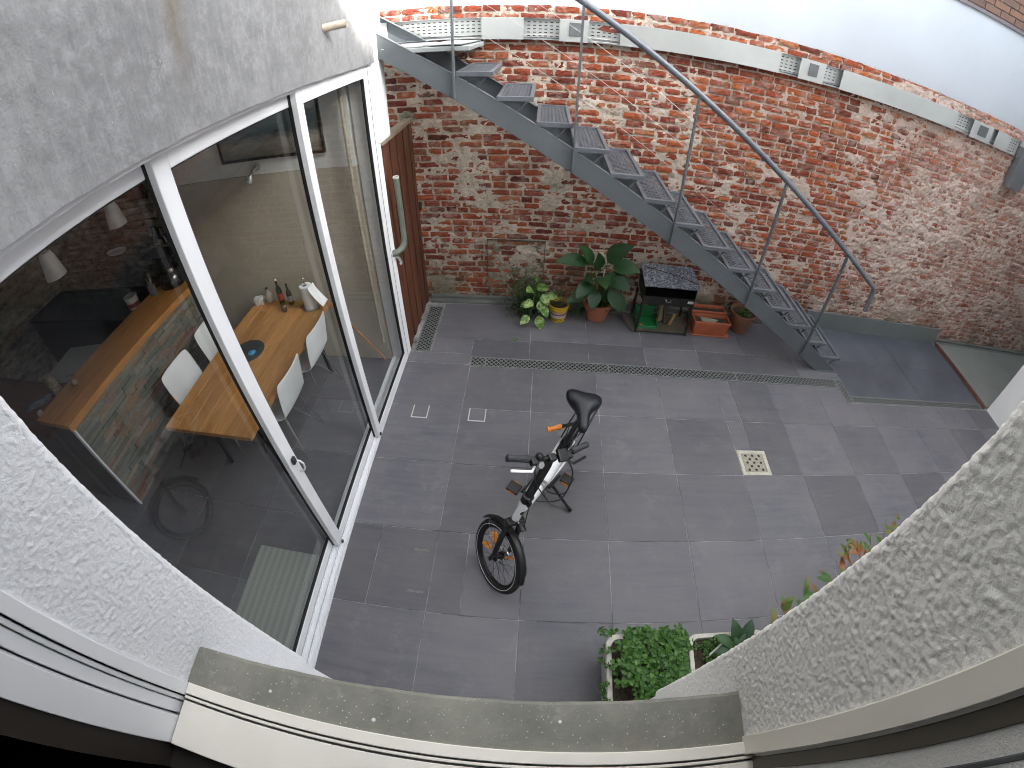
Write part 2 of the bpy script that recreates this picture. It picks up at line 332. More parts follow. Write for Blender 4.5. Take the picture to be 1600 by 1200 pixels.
# ================================================================== ground and courtyard floor
g = G().box(-30, 30, -30, 30, -.30, -.12); tag(g.obj('ground', pm('ground_earth', (.14, .13, .12), .95, bump=.01)), kind='structure')
fl = tag(G().box(-.76, 9.4, -3.17, 1.12, -.10, -.0032).obj('courtyard_floor', M_GROUT), kind='structure')
J = .0028
TILES = []
def tile_poly(poly, parent=fl, z=0.0, mat=None, jit=None, name='tile'):
    rr = random.Random(len(TILES) * 7 + 1); dz = rr.uniform(-.0008, .0008)
    cx = sum(p[0] for p in poly) / len(poly); cy = sum(p[1] for p in poly) / len(poly)
    # inset every edge by the joint
    n = len(poly); q = []
    for i in range(n):
        a, b, c = Vector(poly[i-1]), Vector(poly[i]), Vector(poly[(i+1) % n])
        d1 = (b - a).normalized(); d2 = (c - b).normalized(); n1 = Vector((-d1.y, d1.x)); n2 = Vector((-d2.y, d2.x))
        q.append(b + (n1 + n2) * J if abs(d1.dot(d2)) < .5 else b + n1 * J)
    g = G().prism([(p.x - cx, p.y - cy, -.02) for p in q], None, (0, 0, .02))
    o = g.obj(name, mat or M_TILE, parent, bevel=.0012, world=False, fix=True)
    o.location = (cx, cy, z + dz); o.rotation_euler = (rr.uniform(-.0008, .0008), rr.uniform(-.0008, .0008), 0); TILES.append(o); return o
def rect(x0, x1, y0, y1, **k): return tile_poly([(x0, y0), (x1, y0), (x1, y1), (x0, y1)], **k)
SQ = [(-.43, -.29, -.745, -.60), (.07, .215, -.745, -.60)]
xs = [-.64] + [.6 * i for i in range(11)] + [6.46]
ys = [-.055, -.6, -1.2, -1.8, -2.4, -3.0, -3.16]
for i in range(len(xs) - 1):
    for j in range(len(ys) - 1):
        x0, x1, y1, y0 = xs[i], xs[i+1], ys[j], ys[j+1]
        c = i - 1
        if j == 0 and x0 < 0: y1 = -.035
        if j == 0 and x0 > 4.1: y1 = -.275
        if c == 6 and j == 0:                                          # notch round the turned drain
            tile_poly([(3.6, -.6), (4.2, -.6), (4.2, -.275), (3.965, -.275), (3.965, -.055), (3.6, -.055)]); continue
        if c == 4 and j == 0: rect(2.4, 2.56, y0, y1); rect(2.56, 3.0, y0, y1); continue
        if c == 4 and j == 1:
            rect(2.4, 2.56, -.935, -.6); tile_poly([(2.685, -1.2), (3.0, -1.2), (3.0, -.6), (2.56, -.6), (2.56, -.935), (2.685, -.935)]); continue
        if j == 3 and c == -1: rect(x0, -.41, y0, y1); rect(-.41, x1, y0, y1); continue
        if j == 3 and c == 0: rect(0, .22, y0, y1); rect(.22, .6, y0, y1); continue
        if j == 1 and c in (-1, 0):
            a, b, lo, hi = SQ[0 if c == -1 else 1]
            tile_poly([(x0, y0), (x1, y0), (x1, y1), (b, y1), (b, lo), (a, lo), (a, y1), (x0, y1)])
            tile_poly([(a + .005, lo + .006), (b - .005, lo + .006), (b - .005, hi - .002), (a + .005, hi - .002)]); continue
        rect(x0, x1, y0, y1)
rect(-.64, -.015, -.03, .125); rect(-.425, -.015, .125, .36); rect(-.425, .56, .36, .99); rect(-.015, .56, .085, .36)
bx = [.56, 1.15, 1.735, 2.325, 2.9, 3.5, 4.05]
for a, b in zip(bx, bx[1:]): rect(a, b, .085, .385); rect(a, b, .385, .99)
M_TILED = pm('platform_slab', (.080, .088, .108), .42, var=.25, vs=2.2, bump=.0008, bs=70, dirt=((.13, .13, .135), 2.5, .5, .8, .6))
for a, b in ((4.06, 5.23), (5.23, 6.39)):
    for c, d in ((-.165, .44), (.44, 1.05)): rect(a, b, c, d, mat=M_TILED)
# white grout lines round the two patched squares
g = G()
for a, b, lo, hi in SQ:
    g.box(a - .002, a + .006, lo, hi, -.01, .0006); g.box(b - .006, b + .002, lo, hi, -.01, .0006); g.box(a, b, lo - .002, lo + .007, -.01, .0007)
g.obj('fresh_grout', pm('fresh_grout', (.55, .54, .52), .9, bump=.001), fl)
M_SCR = pm('scratched_concrete', (.20, .19, .18), .9, bump=.004, bs=90, var=.3, vs=60)
for y in (-1.962, -2.268): G().box(-.15, -.035, y - .008, y + .008, -.01, .0012).obj('filled_slot', M_SCR, fl)
sk = G()
for x0, x1 in ((-.60, 3.95), (6.42, 9.3)): sk.box(x0, x1, 1.0, 1.14, -.02, .03); sk.box(x0, x1, 1.05, 1.14, .0, .065)
tag(sk.obj('wall_skirting', pm('skirting_cement', (.13, .14, .13), .8, var=.25, vs=5, bump=.002, dirt=((.07, .08, .05), 5, .5, .7)), bevel=.006), 'grey stepped cement skirting along the foot of the brick wall', 'skirting')
g = G().box(6.42, 9.3, -.24, .998, -.02, .035); tag(g.obj('cement_ledge', pm('cement_ledge', (.17, .185, .17), .7, var=.15, vs=2, bump=.002), bevel=.004), 'smooth green-grey cement floor slab right of the dark platform', 'slab')
g = G().box(6.39, 6.418, -.26, 1.0, -.02, .05); tag(g.obj('edge_strip', pm('rusty_edge', (.13, .06, .045), .8, var=.4, vs=12, bump=.002), bevel=.003), 'thin rusty edge strip between dark platform and cement slab', 'edging')
# ------------------------------------------------------------------ drain channels
M_GRATE = pm('grate_metal', (.20, .212, .21), .5, .2, var=.2, vs=20)
M_PIT = pm('drain_pit', (.022, .023, .019), .9, var=.6, vs=25)
def channel(label, x0, x1, y0, y1, along, divs):
    t = thing('drain_channel', label, 'drain', ((x0+x1)/2, (y0+y1)/2, 0), 'drain channels in the courtyard floor')
    G().box(x0, x1, y0, y1, -.05, -.0031).obj('pit', M_PIT, t)
    w = .011; f = G()
    f.box(x0, x1, y0, y0+w, -.02, .004); f.box(x0, x1, y1-w, y1, -.02, .004); f.box(x0, x0+w, y0+w, y1-w, -.02, .0035); f.box(x1-w, x1, y0+w, y1-w, -.02, .0035)
    for d in divs:
        if along == 'x': f.box(d-.006, d+.006, y0+w, y1-w, -.02, .0035)
        else: f.box(x0+w, x1-w, d-.006, d+.006, -.02, .0035)
    f.obj('frame', M_GRATE, t)
    m = G(); a, b, lo, hi = x0+w, x1-w, y0+w, y1-w; sp = .046; k = (hi-lo) if along == 'x' else (b-a); k2 = k * .9
    if along == 'x':
        p = a - k2
        while p < b:
            for s in (1, -1):
                u0, u1 = (p, p + k2); v0, v1 = (lo, hi) if s > 0 else (hi, lo)
                t0 = max(0, (a-u0)/(u1-u0)); t1 = min(1, (b-u0)/(u1-u0))
                if t1 > t0: m.beam((u0+(u1-u0)*t0, v0+(v1-v0)*t0, .0005*s+.0005), (u0+(u1-u0)*t1, v0+(v1-v0)*t1, .0005*s+.0005), .0085, .002, None)
            p += sp
    else:
        p = lo - k2
        while p < hi:
            for s in (1, -1):
                u0, u1 = (p, p + k2); v0, v1 = (a, b) if s > 0 else (b, a)
                t0 = max(0, (lo-u0)/(u1-u0)); t1 = min(1, (hi-u0)/(u1-u0))
                if t1 > t0: m.beam((v0+(v1-v0)*t0, u0+(u1-u0)*t0, .0005*s+.0005), (v0+(v1-v0)*t1, u0+(u1-u0)*t1, .0005*s+.0005), .0085, .002, None)
            p += sp
    m.obj('grating', M_GRATE, t)
channel('long mesh-covered floor drain running past the foot of the stairs', -.012, 3.955, -.055, .082, 'x', (.14, 1.335, 2.68))
channel('very short mesh drain turning the corner below the stair foot', 3.962, 4.058, -.27, .082, 'y', ())
channel('mesh-covered floor drain along the front of the dark platform', 4.062, 6.385, -.27, -.17, 'x', (5.2,))
channel('mesh drain strip on the floor in front of the wooden gate', -.60, -.43, .13, .92, 'y', ())
# ------------------------------------------------------------------ cream floor drain
t = thing('floor_drain', 'square cream floor drain with round holes set in the tiles', 'drain', (2.54, -1.068, 0))
M_CREAM = pm('cream_plastic', (.50, .48, .39), .6, var=.12, vs=30, bump=.0008, dirt=((.25, .23, .17), 18, .52, .75, .7))
g = G(); x0, x1, y0, y1, w = 2.403, 2.682, -1.198, -.938, .034
g.box(x0, x1, y0, y0+w, -.02, .003); g.box(x0, x1, y1-w, y1, -.02, .003); g.box(x0, x0+w, y0+w, y1-w, -.02, .0028); g.box(x1-w, x1, y0+w, y1-w, -.02, .0028)
g.obj('frame', M_CREAM, t, bevel=.001)
g = G().box(x0+w+.003, x1-w-.003, y0+w+.003, y1-w-.003, -.02, .0012); pl = g.obj('plate', pm('drain_plate', (.33, .31, .245), .7, var=.2, vs=40, bump=.001), t, bevel=.0008)
for r_ in range(5):
    for k in range(3 if r_ % 2 == 0 else 2):
        hx = 2.543 + (k - (1 if r_ % 2 == 0 else .5)) * .066; hy = -1.068 + (r_ - 2) * .037
        G().lathe([(.0125, .0013), (.0115, .0018), (0, .0018)], 12, (hx, hy, 0)).obj('hole', M_DARK, pl)

# ================================================================== old brick wall
YW = 1.10; BH = .0695
wall = thing('brick_wall', 'long old red brick garden wall with flaking lime mortar behind the steel stairs', 'wall', (3.5, YW, 0))
X0, X1, ZT = -1.75, 9.35, 3.0
def bias(x, z):
    b = -.0015 + .0046 * sstep(3.9, 5.0, x + (z - 1.4) * .25) * (1 - .45 * sstep(1.9, 2.6, z))
    b = b - .0045 * sstep(1.6, 2.3, x) * (1 - sstep(3.5, 4.1, x)) * sstep(1.0, 1.5, z)
    b = b + .0030 * (1 - sstep(1.3, 1.9, z)) * (1 - sstep(3.2, 3.9, x)) * sstep(.25, .6, z)
    b = b - .001 * sstep(2.1, 2.5, z) * (1 - sstep(1.3, 2, x))
    b = b + .012 * np.exp(-(((x + .12 + .05 * np.sin(z * 5)) / .13) ** 2)) * sstep(1.15, 1.4, z) * (1 - sstep(2.15, 2.4, z))
    b = b + .011 * np.exp(-(((x - 1.93 - .04 * np.sin(z * 7)) / .05) ** 2)) * sstep(1.0, 1.3, z)
    return b
st = .0122
gx = np.arange(X0, X1 + st, st); gz = np.arange(-.06, ZT + .06, st)
XX, ZZ = np.meshgrid(gx, gz, indexing='ij')
ROUGH = 1 + .9 * sstep(3.8, 4.8, XX)
mo = .0028 + bias(XX, ZZ) + .0205 * (fbm(XX*4.2, ZZ*6.5, 4, 3) - .5) + ROUGH * .016 * (fbm(XX*15, ZZ*24, 3, 11) - .5) + ROUGH * .009 * (vnoise(XX*48, ZZ*60, 5) - .5) \
     + .012 * sstep(.62, .8, fbm(XX*2.4, ZZ*3.4, 4, 21))
mo = np.clip(mo, -.006, .034)
P = np.stack([XX, YW - mo, ZZ], 2)
gridmesh('mortar', P, M_MORTAR, wall, smooth=False)
G().box(X0, X1, YW + .02, YW + .30, -.06, 2.98).obj('core', M_MORTAR, wall)
# brick meshes: uneven face, worn arrises
def brick_mesh(seed, L=.235, H=.0555, D=.07):
    rr = random.Random(seed); nx, nz = 6, 4; vs, fs = [], []
    for i in range(nx):
        for j in range(nz):
            u, w = i / (nx-1), j / (nz-1)
            ex = min(u, 1-u) * L; ez = min(w, 1-w) * H
            round_ = (.0035 if i in (0, nx-1) else 0) + (.003 if j in (0, nz-1) else 0)
            xx = (u - .5) * L; zz = (w - .5) * H
            if 0 < i < nx-1: xx += rr.uniform(-.008, .008)
            if 0 < j < nz-1: zz += rr.uniform(-.004, .004)
            if i in (0, nx-1): xx += rr.uniform(-.006, .004) * (1 if i else -1)
            if j in (0, nz-1): zz += rr.uniform(-.004, .002) * (1 if j else -1)
            vs.append((xx, round_ + rr.uniform(-.0028, .0028) + (rr.uniform(0, .008) if rr.random() < .12 else 0), zz))
    for i in range(nx-1):
        for j in range(nz-1):
            a = i*nz + j; fs.append((a, a+nz, a+nz+1, a+1))
    rim = [i*nz for i in range(nx)] + [(nx-1)*nz + j for j in range(1, nz)] + [i*nz + nz-1 for i in range(nx-2, -1, -1)] + [j for j in range(nz-2, 0, -1)]
    b = len(vs)
    for k in rim: vs.append((vs[k][0], D, vs[k][2]))
    m = len(rim)
    for k in range(m): fs.append((rim[(k+1) % m], rim[k], b + k, b + (k+1) % m))
    return vs, fs
BV = [brick_mesh(s_) for s_ in range(14)]
BM = []
for k, (v, f) in enumerate(BV):
    me = bpy.data.meshes.new('brick'); me.from_pydata(v, [], f); me.materials.append(M_BRICK); me.update(); BM.append(me)
rb = random.Random(5); BR = []
nrow = int(3.0 / BH)
for r_ in range(nrow + 1):
    z = .02 + BH * (r_ + .5); x = X0 + (.125 if r_ % 2 else 0) + rb.uniform(-.03, .03)
    while x < X1 - .1:
        L = rb.choice((.215, .205, .225, .19, .17, .15, .125, .11, .11, .20)); cx = x + L/2
        if rb.random() > .015:
            proud = rb.gauss(.0100, .0034)
            BR.append((cx, YW - proud, z + .004*math.sin(cx*1.3 + r_) + rb.uniform(-.003, .003), L * rb.uniform(.93, .99), rb.uniform(.88, 1.06), rb.gauss(0, .012), rb.gauss(0, .02), rb.randrange(14)))
        x += L + rb.uniform(.008, .018)
def area(b):
    d = Vector((b[0], b[1], b[2])) - CAM
    cover = bias(np.array(b[0]), np.array(b[2]))
    hid = 2.755 < b[2] < 2.965 or (b[2] < 2.5 - .617 * b[0] and b[2] > 2.30 - .617 * b[0])
    return b[3] * d.y / d.length ** 3 * (0.2 if hid else 1) * (1 - 25 * max(0, float(cover)))
BR.sort(key=area, reverse=True)
rest = G()
for k, (x, y, z, L, sh, ry, rx, vi) in enumerate(BR):
    Mx = Matrix.Translation((x, y, z)) @ Matrix.Rotation(ry, 4, 'Y') @ Matrix.Rotation(rx, 4, 'Z') @ Matrix.Diagonal((L / .235, 1, sh, 1))
    if k < 300:
        o = bpy.data.objects.new('brick', BM[vi]); COL.objects.link(o); o.parent = wall; o.matrix_basis = Matrix.Translation(-LOC[wall.name]) @ Mx
    else:
        rest.T = Mx; rest.add(*BV[vi])
tag(rest.obj('brickwork', M_BRICK, wall), kind='stuff')
# ragged crest of broken mortar
nx, ny = 620, 14
ux = np.linspace(X0, X1, nx); uy = np.linspace(0, 1, ny); UX, UY = np.meshgrid(ux, uy, indexing='ij')
hgt = 2.99 + .055 * fbm(UX*5, UY*3, 4, 31) + .06 * sstep(.5, .8, fbm(UX*2.2, UY*1.5, 3, 37)) - .05 * (UY**6) - .045 * ((1-UY)**5)
hgt += .018 * (vnoise(UX*50, UY*12, 8) - .5)
P = np.stack([UX, YW + .005 + .28 * UY + .02 * (vnoise(UX*30, UY*6, 9) - .5), hgt], 2)
gridmesh('crest', P, pm('crest_mortar', (.36, .31, .25), .95, var=.35, vs=14, bump=.01, bs=50, dirt=((.17, .055, .035), 6, .46, .6, .95)), wall, smooth=False)
M_GRASS = leafmat('dry_weeds', (.16, .14, .06), (.10, .13, .05))
g = G(); rw = random.Random(9)
for k in range(620):
    x = rw.choice((rw.uniform(-1, 6.4), rw.gauss(3.9, .7), rw.gauss(5.4, .5))); y = YW + rw.uniform(.01, .2); z = 3.02 + rw.uniform(-.02, .03); h = rw.uniform(.015, .06)
    dx, dy = rw.gauss(0, .025), rw.gauss(-.005, .02)
    g.add([(x-.003, y, z), (x+.003, y, z), (x+dx, y+dy, z+h)], [(0, 1, 2)])
tag(g.obj('crest_weeds', M_GRASS), 'dry weeds sprouting along the top of the old brick wall', 'weeds', kind='stuff')
# outline of the walled-up hatch
g = G(); hx0, hx1, hz = .055, .665, .775
for k in range(24):
    a, b = k / 24, (k+1) / 24
    g.box(hx0 + (hx1-hx0)*a, hx0 + (hx1-hx0)*b, YW - .026, YW - .012, hz - .003, hz + .003)
    for x in (hx0, hx1): g.box(x - .003, x + .003, YW - .026, YW - .012, .06 + (hz-.06)*a, .06 + (hz-.06)*b)
hat = thing('wall_hatch', 'square grey-green walled-up hatch outlined low on the brick wall left of the plants', 'hatch', (.36, YW, 0))
g.obj('joint', pm('hatch_joint', (.05, .055, .045), .8), hat)
s = N('hatch_render'); n1 = s.noise(7, 7, rough=.75); n2 = s.noise(45, 4)
c = s.mix(s.ramp(n1, 0, [(.35, 0), (.62, 1)]), (.13, .125, .09), (.36, .34, .27)); c = s.mix(.5, (c, 0), s.ramp(n2, 0, [(.3, (.5, .5, .45)), (.65, (1, 1, 1))]), 'MULTIPLY')
s.set(Base_Color=c, Roughness=.95); s.bump(n2, .008); M_HAT = s.m
hxx = np.linspace(hx0 + .006, hx1 - .006, 60); hzz = np.linspace(.07, hz - .006, 70); HX, HZ = np.meshgrid(hxx, hzz, indexing='ij')
P = np.stack([HX, YW + .003 - .013 * fbm(HX*9, HZ*14, 4, 55) - .004 * vnoise(HX*60, HZ*60, 4), HZ], 2)
gridmesh('render', P, M_HAT, hat, smooth=False)
# sheet metal flashing on the right
tag(G().box(3.95, 6.40, 1.045, 1.06, -.02, .245).obj('flashing_sheet', pm('flashing', (.20, .225, .22), .5, .45, var=.12, vs=1.6, bump=.001, bs=15), bevel=.002), 'grey sheet metal flashing at the wall foot behind the dark platform', 'flashing')

# ================================================================== neighbouring house above the wall
YN = 1.50; ZB = 2.907 + .2505 * (YN + 3.2437)
nb = thing('neighbour_house', 'white rendered neighbouring house wall with bare brick above, rising behind the garden wall', 'house', (2, YN, 0))
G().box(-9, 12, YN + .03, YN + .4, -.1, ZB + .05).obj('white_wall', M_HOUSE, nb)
G().box(-9, 12, YN + .02, YN + .4, ZB + .052, 6.2).obj('brick_storey', pm('neighbour_mortar', (.34, .33, .30), .9, var=.2, vs=30, bump=.003), nb)
s = N('neighbour_brick'); rnd = s.ramp(s.rnd(), 0, [(0, (.10, .07, .06)), (.3, (.17, .105, .075)), (.6, (.22, .12, .08)), (.85, (.15, .10, .085)), (1, (.25, .15, .10))])
c = s.mix(.5, rnd, s.ramp(s.noise(25, 5), 0, [(.3, .55), (.7, 1)]), 'MULTIPLY'); s.set(Base_Color=c, Roughness=.9); s.bump(s.noise(90, 4), .004); M_NBR = s.m
nbm = bpy.data.meshes.new('brick'); tmp = G().box(-.5, .5, -.5, .5, -.5, .5); nbm.from_pydata(tmp.v, [], tmp.f); nbm.materials.append(M_NBR)
for r_ in range(11):
    z = ZB + .06 + r_ * .083; x = 4.2 + (.13 if r_ % 2 else 0)
    while x < 8.4:
        o = bpy.data.objects.new('brick', nbm); COL.objects.link(o); o.parent = nb; o.location = Vector((x + .12, YN + .03, z + .034)) - LOC[nb.name]; o.scale = (.243 + rb.uniform(-.006, .006), .055 + rb.uniform(0, .006), .069)
        x += .257
G().box(-9, 12, YN + .004, YN + .03, ZB + .012, ZB + .05).obj('drip_course', pm('drip_course', (.17, .15, .16), .8), nb)

# ================================================================== house on the left: concrete storey over the glazing
hs_ = thing('concrete_storey', 'bare grey concrete upper storey wall above the sliding glass doors', 'wall', (-.6, -1.5, 2.68))
cy = np.linspace(-3.3, .10, 300); cz = np.concatenate([[2.676], np.linspace(2.682, 3.9, 110), [5.3]])
CY, CZ = np.meshgrid(cy, cz, indexing='ij')
cxn = -.600 + .006 * (fbm(CY*3, CZ*3, 4, 61) - .5) + .003 * (fbm(CY*20, CZ*20, 3, 62) - .5)
CZ2 = CZ.copy(); CZ2[:, 0] += .008 * (fbm(cy*9, cy*0, 3, 63) - .5); CZ2[:, 1] = np.maximum(CZ2[:, 1], CZ2[:, 0] + .002)
gridmesh('face', np.stack([cxn, CY, CZ2], 2), M_CONC, hs_)
G().box(-1.0, -.606, -3.3, .097, 2.684, 5.3).obj('core', M_CONC, hs_)
pp = thing('overflow_pipe', 'short cream plastic pipe stub sticking out of the concrete wall', 'pipe', (-.6, -.66, 2.95))
G().lathe([(.024, 0), (.024, .13), (.020, .13), (.020, .02), (0, .02)], 16, (-.605, -.66, 2.95), (1, .25, .1)).obj('tube', pm('old_pvc', (.60, .52, .40), .6, var=.15, vs=30, dirt=((.25, .15, .08), 30, .6, .7)), pp, smooth=40)
pi_ = thing('white_pillar', 'white painted pillar between the glass doors and the wooden gate', 'pillar', (-.65, .1, 0))
def rough_box(name, x0, x1, y0, y1, z0, z1, mat, par, b=.01): return G().box(x0, x1, y0, y1, z0, z1).obj(name, mat, par, bevel=b, seg=3)
rough_box('shaft', -.80, -.635, .062, .155, -.01, 2.07, M_WHITE, pi_)
rough_box('capping_block', -1.0, -.61, .101, .36, 2.06, 5.3, M_WHITE, pi_, .035)
rough_box('infill', -.80, -.632, .062, .1005, 2.072, 2.675, M_WHITE, pi_, .004)
# white building on the right (corner seen at the frame edge; its mass keeps the yard in shade)
wb = thing('white_building', 'smooth white building corner at the right end of the courtyard', 'building', (7, -2, 0))
G().box(6.47, 9.3, -9, -.26, -.1, 5.6).obj('wall', M_WHITE, wb, bevel=.02, seg=3)
G().box(9.302, 12, -9, 1.45, -.1, 7.4).obj('shade_wing', M_WHITE, wb)  # unseen tall block, added to keep the sun off the back wall

# ================================================================== wall with the window we look out of
h = .8; ZS = CAM.z - h; XL, XR = CAM.x - .718*h, CAM.x + .492*h; YA = CAM.y + .228*h; YF = CAM.y + .010
ww = thing('window_wall', 'thick white roughcast house wall around the open window in the foreground', 'wall', (XL, YA, 0))
YB = YF - .16
G().box(-4.9, XL - .012, YB, YA - .012, -.1, 5.9).obj('side_wall', M_PLA, ww)
G().box(XR + .012, 6.46, YB, YA - .012, -.1, 5.9).obj('side_wall', M_PLB, ww)
G().box(XL - .012, XR + .012, YB, YA - .06, 3.75, 5.9).obj('head_wall', M_PLA, ww)
G().box(XL - .012, XR + .012, YB, CAM.y + .065, -.1, ZS - .05).obj('apron_wall', M_PLA, ww)
def reveal(name, xr, sgn, y0, ya, z0, z1, mat, amp, sd, wrap=.35, q=.0021):
    """roughcast skin: reveal from the frame out to the arris, rounded over it and on along the outer face"""
    prof = []; rad = .012
    for k in range(int((ya - rad - y0) / q) + 1): prof.append((xr, y0 + k*q, 1, 0))
    for k in range(9):
        a = k / 8 * pi / 2; prof.append((xr - sgn*rad*(1 - cos(a)), ya - rad + rad*sin(a), cos(a), sin(a)))
    for k in range(1, int(wrap / .012)): prof.append((xr - sgn*(rad + k*.012), ya, 0, 1))
    pr = np.array(prof); zz = np.arange(z0, z1 + q, q)
    U, Zz = np.meshgrid(np.arange(len(pr)) * q, zz, indexing='ij')
    d = amp * (1.3 * fbm(U*150, Zz*150, 2, sd) + 1.2 * vnoise(U*260, Zz*260, sd+5) + .3 * fbm(U*20, Zz*20, 3, sd+9) - 1.4)
    Pp = np.stack([pr[:, 0, None] + sgn * pr[:, 2, None] * d, pr[:, 1, None] + pr[:, 3, None] * d, Zz], 2)
    gridmesh(name, Pp, mat, ww)
for a_, b_, q_ in ((1.6, 3.0, .0021), (3.0, 3.75, .006)): reveal('reveal', XL, 1, YF - .002, YA, a_, b_, M_PLA, .0013, 71, q=q_)
for a_, b_, q_ in ((1.6, 3.0, .0021), (3.0, 3.75, .006)): reveal('reveal', XR, -1, YF - .002, YA, a_, b_, M_PLB, .0018, 83, q=q_)
# concrete sill
s = N('sill_concrete'); n1 = s.noise(9, 6, rough=.65); n2 = s.noise(70, 4); c = s.mix(s.ramp(n1, 0, [(.3, 0), (.7, 1)]), (.155, .155, .13), (.255, .25, .205))
sp = s.ramp(s.noise(260, 1), 0, [(.745, 0), (.765, .9)]); c = s.mix(sp, (c, 0), (.62, .62, .58)); c = s.mix(s.ramp(s.noise(24, 6, rough=.75), 0, [(.6, 0), (.8, .6)]), (c, 0), (.37, .36, .32))
c = s.mix(s.ramp(s.noise(5, 4), 0, [(.58, 0), (.75, .6)]), (c, 0), (.24, .19, .13))
s.set(Base_Color=c, Roughness=.75); s.bump(n2, .0012, 1, s.bump(n1, .003)); M_SILL = s.m
se = thing('window_sill', 'speckled grey concrete window sill in the foreground', 'window sill', (CAM.x, YF, ZS))
g = G(); nX = 60; yl, yr = CAM.y + .103*h, CAM.y + .125*h
top = [(XL + .002 + (XR-XL-.004)*k/nX, yl + (yr-yl)*k/nX + .0003*math.sin(k*1.7) + .0004*math.sin(k*.61)) for k in range(nX+1)]
for k in range(nX):
    (xa, ya), (xb, yb) = top[k], top[k+1]
    b = len(g.v); r_ = .006
    g.v += [(xa, YF - .004, ZS), (xa, ya - r_, ZS), (xa, ya - r_*.3, ZS - r_*.3), (xa, ya, ZS - r_), (xa, ya, ZS - .05), (xb, YF - .004, ZS), (xb, yb - r_, ZS), (xb, yb - r_*.3, ZS - r_*.3), (xb, yb, ZS - r_), (xb, yb, ZS - .05)]
    g.f += [(b+i, b+i+1, b+i+6, b+i+5) for i in range(4)]
g.obj('slab', M_SILL, se, fix=True)
rr = random.Random(3); g = G()
for k in range(150):
    x, y = rr.uniform(XL + .03, XR - .02), rr.uniform(YF + .004, yl - .008); q = rr.uniform(.0005, .0012)
    g.lathe([(q, 0), (q*.7, .0004), (0, .0005)], 6, (x, y, ZS))
for x, y, q in ((XL + .36, YF + .022, .0036), (.66, YF + .05, .0028), (XL + .17, YF + .03, .003)): g.lathe([(q, 0), (q*.8, .0006), (0, .0008)], 12, (x, y, ZS))
g.obj('paint_spatter', pm('paint_spatter', (.68, .68, .64), .6), se)
# aluminium window frame: extruded profile on both jambs and along the bottom
wf = thing('window_frame', 'white and cream aluminium frame of the open foreground window', 'window frame', (CAM.x, YF, ZS))
def prof_piece(name, segs, along, mat, par, lo, hi, base, sgn):
    for k, (ya, yb, hgt, m) in enumerate(segs):
        g = G(); 
        if along == 'z':
            a, b = sorted((base - sgn*.05, base + sgn*hgt)); g.box(a, b, yb, ya, lo, hi)
        else: g.box(lo, hi, yb, ya, base - .05, base + hgt)
        g.obj(name if m is not M_GASK else 'gasket', m, par, bevel=.0012)
Y0 = CAM.y
LSEG = [(Y0+.010, Y0-.0134, .006, M_ALU), (Y0-.0136, Y0-.0158, -.005, M_GASK), (Y0-.0167, Y0-.0245, .000, M_ALU), (Y0-.0247, Y0-.0262, -.003, M_GALVD), (Y0-.0267, Y0-.048, -.004, M_ALU), (Y0-.0482, Y0-.053, -.012, M_GALVD), (Y0-.0532, Y0-.104, .004, M_ALU)]
BSEG = [(Y0+.011, Y0-.0095, .005, M_ALU2), (Y0-.0097, Y0-.0117, -.002, M_GALVD), (Y0-.0127, Y0-.018, .003, M_ALU2), (Y0-.0182, Y0-.0205, -.003, M_GALVD), (Y0-.0217, Y0-.104, .001, M_ALU2)]
RSEG = [(Y0+.021, Y0-.011, .006, M_ALU2), (Y0-.0112, Y0-.016, -.03, M_GASK), (Y0-.0162, Y0-.037, -.008, pm('bronze_track', (.13, .115, .09), .5, .3)), (Y0-.0372, Y0-.06, -.03, M_GASK), (Y0-.0602, Y0-.066, -.01, M_GALVD), (Y0-.0662, Y0-.104, -.03, M_GASK)]
prof_piece('jamb_track', LSEG, 'z', None, wf, ZS - .02, 3.7, XL, 1)
prof_piece('jamb_track', RSEG, 'z', None, wf, ZS - .02, 3.7, XR, -1)
prof_piece('sill_track', BSEG, 'x', None, wf, XL + .007, XR + .03, ZS, 1)
# dark room behind the camera
rm = thing('dark_room', 'dark unlit room behind the foreground window', 'room', (CAM.x, -5, 2))
g = G(); a, b, c0, c1, d0, d1 = -1.5, 2.6, -6.0, YB - .002, 1.2, 3.9
g.box(a, b, c0, c1, d0 - .1, d0); g.box(a, b, c0, c1, d1, d1 + .1); g.box(a - .1, a, c0, c1, d0, d1); g.box(b, b + .1, c0, c1, d0, d1); g.box(a, b, c0 - .1, c0, d0, d1)
g.obj('walls', pm('dim_walls', (.05, .045, .04), .9), rm)
M_DKW = pm('dark_trim', (.03, .024, .02), .5)
g = G(); g.box(a, XL - .005, YB + .002, Y0 - .1045, d0, d1); g.box(XR + .005, b, YB + .002, Y0 - .1045, d0, d1); g.box(XL - .004, XR + .004, YB + .002, Y0 - .1045, d0, ZS - .03)
g.obj('trim', M_DKW, rm)

